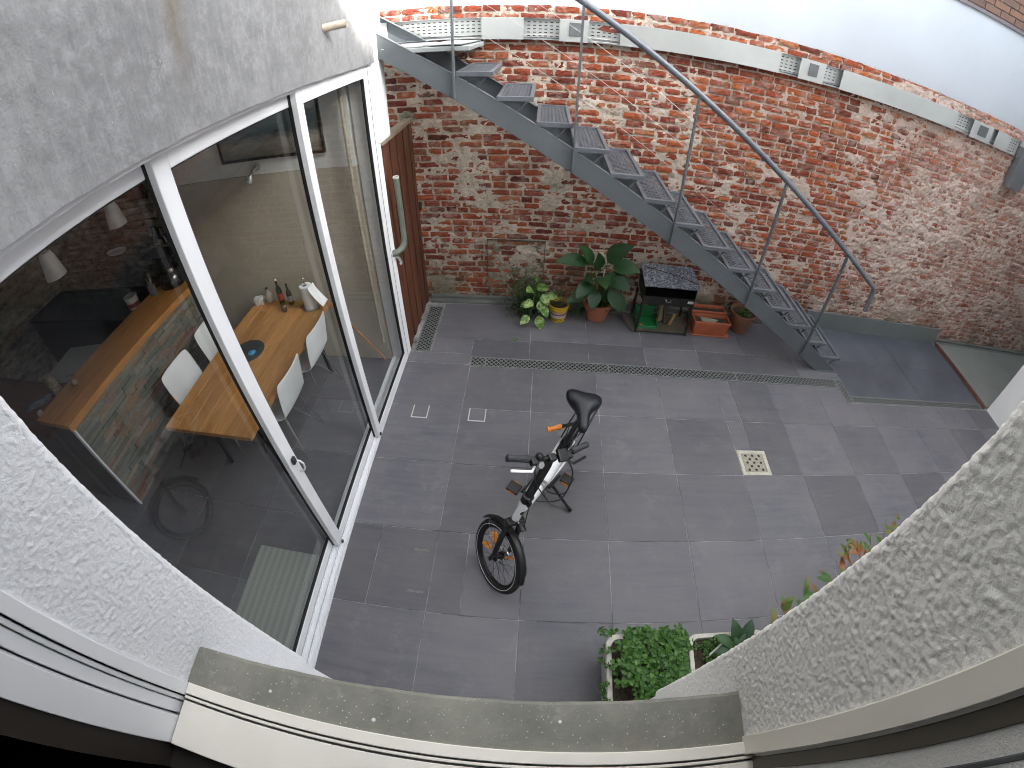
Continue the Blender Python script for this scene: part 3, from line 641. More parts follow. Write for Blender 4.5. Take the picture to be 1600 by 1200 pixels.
# ================================================================== sliding glass doors
sg = thing('sliding_glass_door', 'three-panel white aluminium sliding glass door between kitchen and courtyard', 'glass door', (-.66, -1.5, 0))
def panel(label_, y0, y1, xc, stile_l=.085, stile_r=.085):
    z0, z1, t = .028, 2.655, .036; xa, xb = xc - t/2, xc + t/2
    st_l = G().box(xa, xb, y0, y0 + stile_l, z0, z1).obj('stile', M_ALU, sg, bevel=.003)
    G().box(xa, xb, y1 - stile_r, y1, z0, z1).obj('stile', M_ALU, sg, bevel=.003)
    G().box(xa + .001, xb - .001, y0 + stile_l, y1 - stile_r, z1 - .072, z1).obj('rail', M_ALU, sg, bevel=.003)
    G().box(xa + .001, xb - .001, y0 + stile_l, y1 - stile_r, z0, z0 + .075).obj('rail', M_ALU, sg, bevel=.003)
    a, b, lo, hi = y0 + stile_l, y1 - stile_r, z0 + .075, z1 - .072
    gk = G(); w = .006
    gk.box(xc - .012, xc + .012, a, a + w, lo, hi); gk.box(xc - .012, xc + .012, b - w, b, lo, hi); gk.box(xc - .011, xc + .011, a, b, lo, lo + w); gk.box(xc - .011, xc + .011, a, b, hi - w, hi)
    gk.obj('gasket', M_GASK, sg)
    G().add([(xc, a, lo), (xc, b, lo), (xc, b, hi), (xc, a, hi)], [(0, 1, 2, 3)]).obj('glass_pane', M_GLASS, sg)
    return st_l
panel('a', -3.06, -1.93, -.755, .085, .05)
stb = panel('b', -2.025, -.925, -.705, .085, .05)
panel('c', -1.02, .018, -.655, .07, .05)
for x, y in ((-.727, -2.022), (-.677, -1.017)): G().box(x - .012, x + .003, y - .004, y + .012, .03, 2.65).obj('gasket', M_GASK, sg)
g = G().box(-.785, -.638, -3.06, .06, -.02, .012)
for x in (-.782, -.745, -.732, -.695, -.682, -.645): g.box(x - .003, x + .003, -3.06, .018, .012, .026)
g.obj('floor_track', M_ALU, sg, bevel=.001)
G().box(-.785, -.632, -3.06, .06, 2.656, 2.68).obj('head_frame', M_ALU, sg, bevel=.002)
G().box(-.785, -.634, .020, .060, .0125, 2.655).obj('jamb', M_ALU, sg, bevel=.003)
G().box(-.634, -.6325, .034, .038, .02, 2.65).obj('jamb_gap', M_GASK, sg)
g = G(); g.box(-.687, -.668, -1.998, -1.965, .975, 1.02); g.obj('lock', M_BLACK, sg, bevel=.004)
hp = [(-.687, -1.972, .985), (-.655, -1.965, .975), (-.642, -1.962, .95), (-.645, -1.962, .91), (-.66, -1.965, .885), (-.687, -1.97, .88)]
G().tube(hp, .006, 8).obj('pull_handle', M_ALU, sg, smooth=True)
# small catches where the panels meet
for y, x in ((-1.99, -.66), (-.99, -.625)): G().box(x - .012, x, y - .012, y + .012, .03, .055).obj('stopper', M_BLACK, sg, bevel=.003)

# ================================================================== wooden gate
gt = thing('wooden_gate', 'brown plank gate in the passage beside the brick wall', 'gate', (-.65, .6, 0))
yy = .165; rg = random.Random(4)
while yy < 1.04:
    w = .098
    G().box(-.6565, -.630 - (.009 if int((yy - .165) / .098 + .5) % 2 else 0), yy, min(yy + w - .009, 1.068), .015, 2.03 + rg.uniform(-.004, .004)).obj('plank', M_GATE, gt, bevel=.004)
    yy += w
for z_ in (.25, 1.6): G().box(-.69, -.665, .16, 1.068, z_, z_ + .12).obj('ledge', M_GATE, gt)
G().box(-.664, -.657, .16, 1.068, .02, 2.0).obj('gap_blackout', M_DARK, gt)  # black sheet added so the gaps between planks look dark
g = G().box(-.70, -.615, .15, 1.085, 2.036, 2.075); g.obj('head_rail', M_GATE2, gt, bevel=.006)
G().box(-.632, -.612, 1.03, 1.075, 1.12, 1.2).obj('latch', M_BLACK, gt, bevel=.004)
G().lathe([(.05, -.05), (.075, -.02), (.07, .02), (.03, .045), (0, .05)], 9, (-.68, 1.07, 2.085)).obj('mortar_lump', pm('mossy_mortar', (.19, .175, .125), .95, var=.4, vs=30, bump=.02, bs=35), gt)
pp = thing('drain_pipe_elbow', 'grey-green plastic pipe with an elbow standing off the white pillar beside the gate', 'pipe', (-.6, .1, 1.1))
M_PVC = pm('grey_pvc', (.125, .145, .115), .45, var=.1, vs=14, dirt=((.12, .12, .10), 20, .6, .8, .6))
pts = [(-.64, .09, 1.12), (-.60, .12, 1.12), (-.572, .155, 1.135), (-.556, .185, 1.17), (-.552, .195, 1.22), (-.552, .188, 1.5), (-.552, .17, 1.77)]
G().tube(pts, [.027, .027, .028, .028, .0255, .024, .024], 14).obj('pipe', M_PVC, pp, smooth=40)
G().lathe([(.026, 0), (.026, .012), (.02, .012), (.02, -.03)], 14, (-.552, .17, 1.765), (0, -.06, 1)).obj('rim', pm('pvc_cut', (.62, .64, .6), .5), pp)
G().lathe([(.03, 0), (.031, .05), (.027, .055)], 14, (-.645, .085, 1.12), (1, .6, 0)).obj('collar', M_PVC, pp)
G().tube([(-.62, .11, 1.09), (-.6, .13, 1.05), (-.59, .14, 1.0), (-.6, .13, .99)], .012, 8).obj('clamp', M_GALV, pp)
# ================================================================== steel staircase
sc_ = thing('steel_staircase', 'grey steel staircase with mesh treads and cable railing against the brick wall', 'staircase', (3.9, .6, 0))
SYF, SYR = .222, 1.045
ztop = lambda x: 2.497 - .617 * x
def stringer(y, inward):
    g = G(); t = .010; xa = -.95; dv = .172
    xb, xc = 2.497 / .617, (2.497 - dv) / .617
    poly = [(xa, y, ztop(xa)), (xb, y, .002), (xc, y, .002), (xa, y, ztop(xa) - dv)]
    g.prism(poly, None, (0, t * inward, 0))
    o = g.obj('stringer', M_STEEL, sc_, bevel=.0015)
    n = Vector((.617, 0, 1)).normalized(); d = Vector((1, 0, -.617)).normalized()
    for k, (p0, p1) in enumerate((((xa, ztop(xa)), (xb - .02, ztop(xb - .02))), ((xa, ztop(xa) - dv), (xc - .02, ztop(xc - .02) - dv)))):
        f = G(); s0 = 1 if k == 0 else -1
        a = Vector((p0[0], y + inward*.026, p0[1])) + n * .003 * s0; b = Vector((p1[0], y + inward*.026, p1[1])) + n * .003 * s0
        f.beam(a, b, .056, .006, (0, 1, 0)); f.obj('flange', M_STEEL, o, bevel=.001)
    f = G().box(xc - .01, xb + .01, min(y - inward*.02, y + inward*.07), max(y - inward*.02, y + inward*.07), .0015, .008); f.obj('foot_plate', M_STEEL, o)
stringer(SYF, 1); stringer(SYR, -1)
TD, TW = .268, SYR - SYF - .004
def tread_parts():
    fg = G(); h = .036; w = .030
    fg.box(0, TD, 0, w, -h, 0); fg.box(0, TD, TW - w, TW, -h, 0); fg.box(0, w, w, TW - w, -h, -.0004); fg.box(TD - w, TD, w, TW - w, -h, -.0004)
    mg = G(); a, b, lo, hi = w, TD - w, w, TW - w
    for s_ in (1, -1):
        sl = .62 * s_; p = lo - (b - a) * abs(sl)
        while p < hi + (b - a) * abs(sl):
            u0, u1, v0, v1 = a, b, p, p + (b - a) * sl
            ts = []
            t0, t1 = 0., 1.
            dv = v1 - v0
            ta, tb = (lo - v0) / dv, (hi - v0) / dv
            t0 = max(t0, min(ta, tb)); t1 = min(t1, max(ta, tb))
            if t1 > t0: mg.beam((u0+(u1-u0)*t0, v0+dv*t0, -.012 + .0006*s_), (u0+(u1-u0)*t1, v0+dv*t1, -.012 + .0006*s_), .0075, .004)
            p += .036
    return fg, mg
M_TREAD = pm('tread_steel', (.125, .136, .152), .45, .1, var=.10, vs=7, dirt=((.14, .145, .15), 9, .6, .85, .5))
fg, mg = tread_parts()
T0 = fg.obj('tread', M_TREAD, sc_, bevel=.002, world=False); tm = mg.obj('mesh_plate', M_TREAD, T0, world=False)
br = G()
for yb in (.012, TW - .012): br.beam((TD - .05, yb, -.036), (TD - .12, yb, -.112), .02, .006, (0, 1, 0))
bk = []
for k, yb in enumerate((.014, TW - .014)):
    bk.append(G().beam((TD - .045, yb, -.036), (TD - .115, yb, -.118), .022, .006, (0, 1, 0)).obj('bracket', M_STEEL, T0, world=False))
for i in range(14):
    o = T0
    if i:
        o = T0.copy(); COL.objects.link(o); o.parent = sc_
        for ch in (tm, *bk): c = ch.copy(); COL.objects.link(c); c.parent = o
    o.location = Vector((-.051 + .2927*i, SYF + .002, 2.564 - .1824*i)) - LOC[sc_.name]
    o.rotation_euler = (0, R(random.Random(i).uniform(-.4, .4)), 0)
# landing
M_LAND = pm('landing_sheet', (.36, .39, .39), .5, .3, var=.15, vs=4, bump=.001)
G().box(-.98, .055, SYF + .002, SYR, 2.715, 2.75).obj('landing', M_LAND, sc_, bevel=.003)
for k, (x, w) in enumerate(((-.36, .30), (-.02, .28))):
    G().obox((x - .1, .62, 2.757 + .006*k), (w, .78, .006), Matrix.Rotation(R(4 - 7*k), 3, 'Z')).obj('loose_plate', M_GALV, sc_)
# posts, handrail, cables
rz = lambda x: 3.085 - .622 * (x - .80)
YP = SYF - .010
for i in range(5):
    x = -.06 + .881 * i; ztp = rz(x)
    G().beam((x, YP, ztop(x) - .17), (x, YP, ztp - .02), .016, .036, (1, 0, 0)).obj('post', M_STEEL, sc_, bevel=.002)
pts = [(x, YP, rz(x)) for x in np.linspace(-1.1, 3.90, 30)]
c = Vector((3.955, YP, rz(3.955)))
pts += [(3.935, YP, rz(3.935)), (3.957, YP, rz(3.955) - .012), (3.968, YP, 1.07), (3.972, YP, 1.0), (3.985, YP, .85)]
G().tube(pts, .0245, 14).obj('handrail', M_STEELL, sc_, smooth=40)
M_CABLE = pm('steel_cable', (.40, .40, .38), .4, .6)
for dz in (.215, .44, .665): G().tube([(x, YP - .008, rz(x) - dz) for x in (-1.1, -.06, .82, 1.7, 2.58, 3.464)], .0019, 6).obj('cable', M_CABLE, sc_)

# ================================================================== cable tray along the wall
ct = thing('cable_tray', 'galvanised cable tray with cover plates fixed along the top of the brick wall', 'cable tray', (2.5, 1.06, 2.86))
TZ0, TZ1, TYF, TYB = 2.772, 2.957, 1.022, 1.083
G().box(-.95, 6.05, TYB, TYB + .004, TZ0, TZ1).obj('tray_plate', M_GALV, ct)
g = G().box(-.95, 6.05, TYF + .006, TYB - .0005, TZ0, TZ0 + .003); g.obj('tray_lip', M_GALV, ct)
g = G().box(-.95, 6.05, TYF + .03, TYB - .0005, TZ1 - .003, TZ1); g.obj('tray_lip', M_GALV, ct)
opens = [(-.75, .04), (.39, .69), (.93, 1.20), (2.66, 2.86), (3.13, 3.32), (4.87, 5.13), (5.47, 5.56), (5.81, 6.03)]
covers = [(.04, .39), (1.20, 2.66), (3.32, 4.87), (5.56, 5.81), (-.95, -.78)]
boxes = [(.69, .93), (2.86, 3.13), (5.13, 5.47)]
sl = G()
for a, b in opens:
    x = a + .03
    while x < b - .02:
        for r_ in range(5): sl.box(x, x + .024, TYB - .0012, TYB, TZ0 + .028 + r_*.030, TZ0 + .036 + r_*.030)
        x += .048
tag(sl.obj('slots', M_DARK, ct), kind='stuff')
for a, b in covers:
    g = G(); g.box(a, b, TYF, TYF + .003, TZ0 - .004, TZ1 + .002); g.box(a, b, TYF + .003, TYF + .03, TZ1 - .001, TZ1 + .002); g.obj('cover_plate', M_GALV, ct, bevel=.001)
for a, b in boxes:
    p = G().box(a, b, TYF - .003, TYF + .002, TZ0 - .006, TZ1 + .002).obj('socket_plate', M_GALV, ct, bevel=.001)
    m = (a + b) / 2; w = .075 if b - a < .3 else .11
    G().box(m - w*.55, m + w*.75, TYF - .012, TYF - .002, TZ0 + .045, TZ1 - .025).obj('socket_lid', M_GALVD, p, bevel=.003)
rc = random.Random(2)
for k in range(4):
    z = TZ0 + .012 + .008*k; G().tube([(x, TYB - .018 + .008*math.sin(x*5 + k), z + .006*math.sin(x*3.1 + k*2)) for x in np.arange(-.9, 6.05, .12)], .004, 6).obj('cable', pm('tray_cable_%d' % k, ((.5, .5, .48), (.05, .05, .055), (.3, .3, .32), (.55, .53, .5))[k], .5), ct)
G().box(6.06, 6.34, .99, 1.075, 2.40, 2.90).obj('riser_cover', M_GALVD, ct, bevel=.003)
G().box(6.06, 6.34, .985, 1.078, 2.902, 2.965).obj('riser_cap', M_GALV, ct, bevel=.003)
# ================================================================== kitchen behind the glass
kf = tag(G().box(-5.2, -.787, -3.2, .0, -.10, -.0032).obj('kitchen_floor', M_GROUT), kind='structure')
J = .0018
for i in range(8):
    for j in range(6):
        x1 = -.787 - i*.6; x0 = max(x1 - .6, -5.2); y1 = 0 - j*.6; y0 = max(y1 - .6, -3.2)
        if x1 - x0 > .05 and y1 - y0 > .05: rect(x0, x1, y0, y1, parent=kf)
M_TAUPE = pm('taupe_wall', (.50, .455, .375), .8, var=.1, vs=2, bump=.003, bs=12)
M_GREYW = pm('pale_grey_wall', (.74, .75, .73), .8, var=.06, vs=2)
kw = tag(bpy.data.objects.new('kitchen_walls', None), kind='structure'); COL.objects.link(kw)
G().box(-2.75, -.80, .0, .06, -.05, 1.93).obj('painted_wall', M_TAUPE, kw)
G().box(-2.75, -.80, .004, .06, 1.932, 2.674).obj('pale_wall', M_GREYW, kw)
s = N('dark_stone_wall'); n1 = s.noise(8, 6, (1, 1, 2.2), .7); n2 = s.noise(40, 4)
c = s.mix(s.ramp(n1, 0, [(.35, 0), (.65, 1)]), (.12, .105, .082), (.42, .37, .285)); s.set(Base_Color=c, Roughness=.9); s.bump(n2, .004, 1, s.bump(n1, .02)); M_DST = s.m
G().box(-5.2, -2.752, .0, .06, -.05, 2.674).obj('stone_wall', M_DST, kw)
# rough stones of the dark far wall
rs = random.Random(14); g = G()
for r_ in range(24):
    z = .95 + r_*.072; x = -5.15 + rs.uniform(0, .2)
    while x < -2.8:
        L = rs.uniform(.12, .26); L = min(L, -2.76 - x)
        if L > .05: g.obox((x + L/2, -.004 - rs.uniform(0, .012), z + .034), (L - .012, .03, .056 + rs.uniform(-.008, .004)), Matrix.Rotation(rs.gauss(0, .02), 3, 'Y'))
        x += L
tag(g.obj('stonework', M_DST, kw, bevel=.005), kind='stuff')
G().box(-5.26, -5.2, -3.2, .06, -.05, 2.674).obj('gable_wall', M_DST, kw)
G().box(-5.2, -.80, -3.26, -3.2, -.05, 2.674).obj('partition_wall', pm('kitchen_wall_paint', (.55, .54, .5), .8), kw)
G().box(-5.26, -.79, -3.26, .06, 2.6755, 2.74).obj('ceiling', pm('ceiling_paint', (.72, .71, .69), .9), kw)
# picture
pic = thing('framed_picture', 'wide framed seascape picture on the kitchen wall above the table', 'picture', (-1.5, -.01, 2.3))
g = G(); a, b, c0, c1, w = -1.99, -1.02, 2.06, 2.60, .022
g.box(a, b, -.022, -.001, c0, c0 + w); g.box(a, b, -.022, -.001, c1 - w, c1); g.box(a, a + w, -.022, -.001, c0 + w, c1 - w); g.box(b - w, b, -.022, -.001, c0 + w, c1 - w)
g.obj('frame', pm('picture_frame', (.035, .025, .018), .4), pic, bevel=.002)
s = N('seascape'); z = s.n('SeparateXYZ'); s.l(s.pos, 'Position', z, 0); n1 = s.noise(7, 6, (1, 1, 3.5), .7, .8)
mr = s.n('MapRange'); s.l(z, 'Z', mr, 0); mr.inputs[1].default_value = 2.08; mr.inputs[2].default_value = 2.58
ad = s.n('Math', operation='MULTIPLY_ADD'); s.l(n1, 0, ad, 0); ad.inputs[1].default_value = .35; s.l(mr, 0, ad, 2)
s.set(Base_Color=s.ramp(ad, 0, [(.15, (.20, .18, .15)), (.4, (.45, .42, .36)), (.55, (.12, .17, .18)), (.8, (.22, .29, .30)), (1, (.48, .49, .45))]), Roughness=.25)
G().box(a + w, b - w, -.012, -.002, c0 + w, c1 - w).obj('print', s.m, pic)
t = thing('wall_spotlight', 'small metal wall lamp below the framed picture', 'lamp', (-1.66, -.02, 1.99))
G().lathe([(.03, 0), (.03, .02), (0, .022)], 14, (-1.66, -.001, 2.0), (0, -1, 0)).obj('rose', M_GALV, t)
G().tube([(-1.66, -.02, 2.0), (-1.68, -.05, 1.98), (-1.70, -.07, 1.95)], .006, 8).obj('arm', M_GALV, t)
G().lathe([(.012, 0), (.03, .03), (.034, .06)], 14, (-1.70, -.07, 1.955), (-.4, -.3, -.8)).obj('shade', M_GALV, t)
# dining table
tb = thing('dining_table', 'oak dining table inside behind the glass doors', 'table', (-1.63, -.88, 0))
xs_ = np.linspace(-2.025, -1.235, 8)
for k in range(7): G().box(xs_[k] + .0006, xs_[k+1] - .0006, -1.685, -.10, .712, .75).obj('board', M_WOODT, tb, bevel=.0015)
for x in (-1.86, -1.42):
    for y in (-1.42, -.25): G().beam((x, y, .70), (x + (.06 if x > -1.6 else -.06), y, .001), .03, .03, (0, 1, 0)).obj('leg', M_BLACK, tb, bevel=.002)
for y in (-1.42, -.25): G().box(-1.90, -1.38, y - .015, y + .015, .69, .711).obj('crossbar', M_BLACK, tb)
# white shell chairs
M_SHELL = pm('white_shell', (.78, .80, .80), .35, var=.04, vs=5)
M_CHR = pm('chrome_wire', (.6, .6, .6), .2, .9)
def chair(x, y, rot, label):
    t = thing('dining_chair', label, 'chair', (x, y, 0), 'white shell chairs round the dining table', rotz=rot)
    # local: sits facing +x (backrest at -x)
    prof = [(.20, .435), (.215, .450), (.10, .452), (-.05, .440), (-.14, .447), (-.185, .485), (-.205, .56), (-.225, .68), (-.245, .80), (-.252, .835)]
    wid = [.18, .20, .205, .205, .20, .195, .20, .205, .20, .185]
    nv = 9; vs = []; fs = []
    for (px, pz), w in zip(prof, wid):
        for k in range(nv):
            u = k / (nv - 1) * 2 - 1; vs.append((px + (.022*u*u if pz > .5 else 0), u*w, pz + (.018*u*u if pz < .5 else 0)))
    m = len(prof)
    for i in range(m - 1):
        for k in range(nv - 1): a = i*nv + k; fs.append((a, a + 1, a + nv + 1, a + nv))
    g = G(); g.add(vs, fs); o = g.obj('shell', M_SHELL, t, smooth=True, world=False)
    md = o.modifiers.new('t', 'SOLIDIFY'); md.thickness = .009; sb = o.modifiers.new('s', 'SUBSURF'); sb.levels = sb.render_levels = 1
    for sx in (-1, 1):
        for sy in (-1, 1):
            G().tube([(.03*sx, .03*sy, .425), (.21*sx, .20*sy, .002)], .0055, 6).obj('leg', M_CHR, t, world=False)
            G().tube([(.12*sx, .14*sy, .43), (.21*sx, .20*sy, .004)], .004, 6).obj('strut', M_CHR, t, world=False)
    for a, b in (((.12, .14), (-.12, -.14)), ((.12, -.14), (-.12, .14))): G().tube([(*a, .43), (*b, .43)], .004, 6).obj('seat_wire', M_CHR, t, world=False)
    return t
chair(-1.415, -1.09, pi, 'white shell chair on the courtyard side of the table, nearer the window')
chair(-1.415, -.54, pi, 'white shell chair on the courtyard side of the table, nearer the back wall')
chair(-2.08, -1.10, 0, 'white shell chair on the bar side of the table, nearer the window')
chair(-2.10, -.55, 0, 'white shell chair on the bar side of the table, nearer the back wall')
# things on the table
ZTB = .751
t = thing('paper_towel_holder', 'white paper towel roll on a steel stand at the table end', 'paper towels', (-1.38, -.21, ZTB))
G().lathe([(.018, 0), (.055, 0), (.055, .22), (.018, .22)], 24, (-1.38, -.21, ZTB + .012)).obj('roll', pm('paper', (.80, .81, .82), .9, var=.04), t, smooth=40)
G().lathe([(.075, 0), (.075, .01), (0, .011)], 24, (-1.38, -.21, ZTB)).obj('base', M_CHR, t)
G().tube([(-1.38, -.21, ZTB), (-1.38, -.21, ZTB + .29)], .006, 8).obj('rod', M_CHR, t)
G().lathe([(0, -.016), (.012, -.01), (.016, 0), (.012, .01), (0, .016)], 12, (-1.38, -.21, ZTB + .30)).obj('knob', M_CHR, t, smooth=True)
g = G(); sp_ = []
for k in range(8): a = k/7; sp_.append((-1.325 + .10*a*a + .02*a, -.215 - .03*a, ZTB + .235 - .16*a**1.5))
vs_ = [(p[0], p[1] + d, p[2]) for p in sp_ for d in (.055, -.055)]
g.add([(x, y, z - (.0 if i % 2 else .0)) for i, (x, y, z) in enumerate(vs_)], [(2*k, 2*k+1, 2*k+3, 2*k+2) for k in range(7)])
g.obj('loose_sheet', MATS['paper'], t, smooth=True)
t = thing('bottle_tray', 'white tray holding bottles on the table end', 'tray', (-1.66, -.17, ZTB))
G().lathe([(.0, .004), (.085, .004), (.10, .022), (.104, .022), (.088, 0), (0, 0)], 28, (0, 0, 0)).obj('dish', M_SHELL, t, smooth=40).matrix_world = Matrix.Translation((-1.65, -.17, ZTB)) @ Matrix.Diagonal((1.25, .7, 1, 1))
M_GRB = pm('green_glass', (.012, .03, .014), .12, var=.1, spec=.8)
def bottle(x, y, z, r, hh, mat, label, lab=None, capm=None):
    t = thing('bottle', label, 'bottle', (x, y, z))
    G().lathe([(0, 0), (r, .002), (r, hh*.55), (r*.85, hh*.63), (r*.38, hh*.76), (r*.36, hh*.97), (0, hh*.97)], 18, (x, y, z)).obj('body', mat, t, smooth=40)
    if lab: G().lathe([(r + .0008, hh*.18), (r + .0008, hh*.45)], 18, (x, y, z)).obj('paper_label', lab, t, smooth=True)
    G().lathe([(r*.42, 0), (r*.42, hh*.06), (0, hh*.062)], 12, (x, y, z + hh*.95)).obj('cap', capm or M_BLACK, t)
bottle(-1.70, -.16, ZTB + .008, .027, .26, M_GRB, 'dark green bottle with a red label on the tray', pm('red_label', (.35, .05, .04), .6), pm('cream_cap', (.6, .55, .4), .5))
bottle(-1.60, -.165, ZTB + .008, .024, .21, pm('dark_glass', (.03, .026, .018), .12, spec=.8), 'small dark glass bottle with black cap on the tray', pm('grey_label', (.3, .3, .28), .6))
bottle(-1.865, -.11, ZTB, .035, .145, pm('pale_jar', (.45, .40, .36), .3), 'round pale bottle with a black stopper beside the tray', None)
t = thing('napkin_box', 'small white printed box at the back corner of the table', 'box', (-1.975, -.15, ZTB))
G().obox((-1.96, -.15, ZTB + .035), (.085, .07, .07), Matrix.Rotation(.3, 3, 'Z')).obj('box', pm('printed_card', (.6, .61, .6), .6, var=.35, vs=55), t, bevel=.004)
t = thing('small_glass', 'small clear glass standing near the tray', 'glass', (-1.62, -.28, ZTB))
G().lathe([(0, .003), (.02, .003), (.027, .07), (.029, .07), (.022, 0), (0, 0)], 18, (-1.62, -.27, ZTB)).obj('tumbler', glass('tumbler_glass', (.8, .8, .78), .12), t, smooth=True)
t = thing('round_trivet', 'dark round trivet with a blue centre on the table', 'trivet', (-1.70, -.83, ZTB))
G().lathe([(0, .008), (.14, .008), (.145, .004), (.142, 0), (0, 0)], 32, (-1.71, -.83, ZTB)).obj('disc', pm('slate_disc', (.035, .045, .045), .5), t, smooth=40)
G().lathe([(0, .016), (.028, .014), (.034, .0085), (0, .0085)], 16, (-1.66, -.85, ZTB)).obj('blue_cap', pm('blue_plastic', (.06, .30, .55), .3), t, smooth=40)
# bar
bar = thing('kitchen_bar', 'stone-clad kitchen bar with an orange wood top', 'bar counter', (-2.8, -1, 0))
for k in range(3):
    w0 = -3.06 + k*.145; G().box(w0, w0 + .1445, -2.02, -.003, 1.008, 1.05).obj('top_board', M_WOODB, bar, bevel=.001)
G().box(-2.624, -2.606, -2.025, -.003, .99, 1.052).obj('edge_board', M_WOODB, bar, bevel=.002)
G().box(-3.0, -2.69, -1.98, -.003, .0, 1.007).obj('core', pm('bar_core', (.07, .06, .05), .9), bar)
G().box(-2.688, -2.645, -1.995, -1.98, .0, 1.005).obj('end_trim', M_ALU, bar)
s = N('ledgestone'); rnd = s.ramp(s.rnd(), 0, [(0, (.11, .125, .105)), (.25, (.18, .19, .15)), (.45, (.27, .18, .11)), (.6, (.14, .165, .15)), (.75, (.30, .265, .20)), (.88, (.20, .09, .065)), (1, (.23, .235, .20))])
c = s.mix(.55, rnd, s.ramp(s.noise(30, 5), 0, [(.3, .5), (.7, 1)]), 'MULTIPLY'); s.set(Base_Color=c, Roughness=.8); s.bump(s.noise(60, 5), .005); M_LEDGE = s.m
lm = bpy.data.meshes.new('stone'); tmp = G().box(-.5, .5, -.5, .5, -.5, .5); lm.from_pydata(tmp.v, [], tmp.f); lm.materials.append(M_LEDGE)
rl = random.Random(8); cnt = 0
for r_ in range(25):
    z = .002 + r_*.0401; y = -1.98
    while y < -.01:
        L = rl.uniform(.10, .28); L = min(L, -.004 - y)
        if L < .05: break
        o = bpy.data.objects.new('stone', lm); COL.objects.link(o); o.parent = bar; cnt += 1
        d = rl.uniform(.022, .034); o.location = Vector((-2.69 + d/2, y + L/2, z + .019)) - LOC[bar.name]; o.scale = (d, L - .0025, .0375)
        y += L
# counter behind the bar, with a lower leg running left
cn = thing('kitchen_counter', 'dark kitchen counter with brown worktop behind the bar', 'counter', (-4, -1.9, 0))
G().box(-5.18, -3.062, -2.05, -1.50, .86, .90).obj('worktop', wood('dark_worktop', (.09, .035, .018), (.17, .07, .035), 7, (.12, 1, 1)), cn, bevel=.003)
G().box(-5.18, -3.062, -2.0, -1.52, .0, .859).obj('cabinet', pm('dark_cabinet', (.07, .06, .056), .5), cn)
G().box(-5.18, -3.2, -.62, -.02, .88, .92).obj('cooktop', pm('black_worktop', (.012, .014, .014), .2), cn, bevel=.003)
G().box(-5.18, -3.2, -.60, -.02, .0, .879).obj('base_unit', pm('dark_unit', (.06, .06, .064), .5), cn)
t = thing('kitchen_appliance', 'grey appliance door standing open behind the bar', 'appliance', (-3.6, -1.2, 0))
G().obox((-3.62, -1.18, .84), (.52, .50, .03), Matrix.Rotation(.15, 3, 'Z')).obj('door', pm('brushed_grey', (.40, .43, .44), .4, .4, var=.1), t, bevel=.006)
G().obox((-3.62, -1.18, .42), (.5, .48, .80), Matrix.Rotation(.15, 3, 'Z')).obj('body', M_GALVD, t, bevel=.006)
G().tube([(-3.34, -1.36, .872), (-3.36, -1.37, .89), (-3.48, -1.39, .89), (-3.5, -1.385, .872)], .008, 8).obj('handle', M_CHR, t)
t = thing('white_canister', 'white lidded canister on the dark worktop behind the bar', 'canister', (-3.35, -.42, .92))
G().lathe([(0, 0), (.06, .002), (.068, .12), (.072, .12), (.072, .14), (0, .145)], 24, (-3.33, -.42, .921)).obj('pot', pm('offwhite_plastic', (.55, .54, .52), .4), t, smooth=40)
G().lathe([(.0655, .03), (.0675, .075)], 24, (-3.33, -.42, .921)).obj('band', pm('red_band', (.30, .05, .05), .5), t, smooth=True)
t = thing('tablet', 'pale blue-grey tablet lying on the brown worktop', 'tablet', (-3.5, -1.72, .9))
G().obox((-3.52, -1.74, .906), (.11, .26, .010), Matrix.Rotation(-.9, 3, 'Z')).obj('slab', pm('tablet_face', (.20, .25, .33), .25), t, bevel=.003)
t = thing('cork_jar', 'glass jar of brown corks standing at the bar corner', 'jar', (-3.2, -1.66, .9))
G().lathe([(0, 0), (.045, 0), (.05, .02), (.05, .2), (.035, .23), (.038, .26), (0, .26)], 18, (-3.22, -1.66, .901)).obj('jar', pm('corks', (.24, .19, .13), .6, var=.5, vs=50, bump=.006, bs=60), t, smooth=40)
for k, (x, y, z, lb) in enumerate(((-3.33, -1.86, .901, 'small white onion-shaped ornament on the brown worktop'), (-2.93, -1.62, 1.051, 'tiny brown seed pod on the bar top'))):
    t = thing('ornament', lb, 'ornament', (x, y, z)); G().lathe([(0, 0), (.022, .006), (.03, .025), (.022, .044), (.006, .052), (0, .06)], 14, (x, y, z)).obj('bulb', pm('ornament_%d' % k, ((.5, .46, .42), (.25, .17, .1))[k], .6, var=.3, vs=60), t, smooth=True)
# cluttered dark things at the far bar end
t = thing('espresso_machine', 'shiny black coffee machine at the far end of the bar', 'coffee machine', (-2.9, -.25, 1.051))
M_GLB = pm('gloss_black', (.012, .013, .013), .12, var=.2, spec=.8)
G().lathe([(0, 0), (.13, .002), (.145, .03), (.13, .10), (.09, .15), (0, .16)], 20, (-2.86, -.22, 1.052)).obj('base', M_GLB, t, smooth=40)
G().obox((-2.9, -.14, 1.24), (.16, .14, .22), Matrix.Rotation(.3, 3, 'Z')).obj('tower', M_GLB, t, bevel=.02, seg=2)
G().lathe([(.02, 0), (.035, .02), (.03, .05), (0, .055)], 12, (-2.79, -.25, 1.19)).obj('knob', M_CHR, t, smooth=True)
t = thing('drying_rack', 'rack of dark glasses and a white jug above the coffee machine', 'rack', (-3.0, -.12, 1.35))
rr = random.Random(11); M_DKG = pm('smoky_glass', (.03, .04, .04), .08, spec=1)
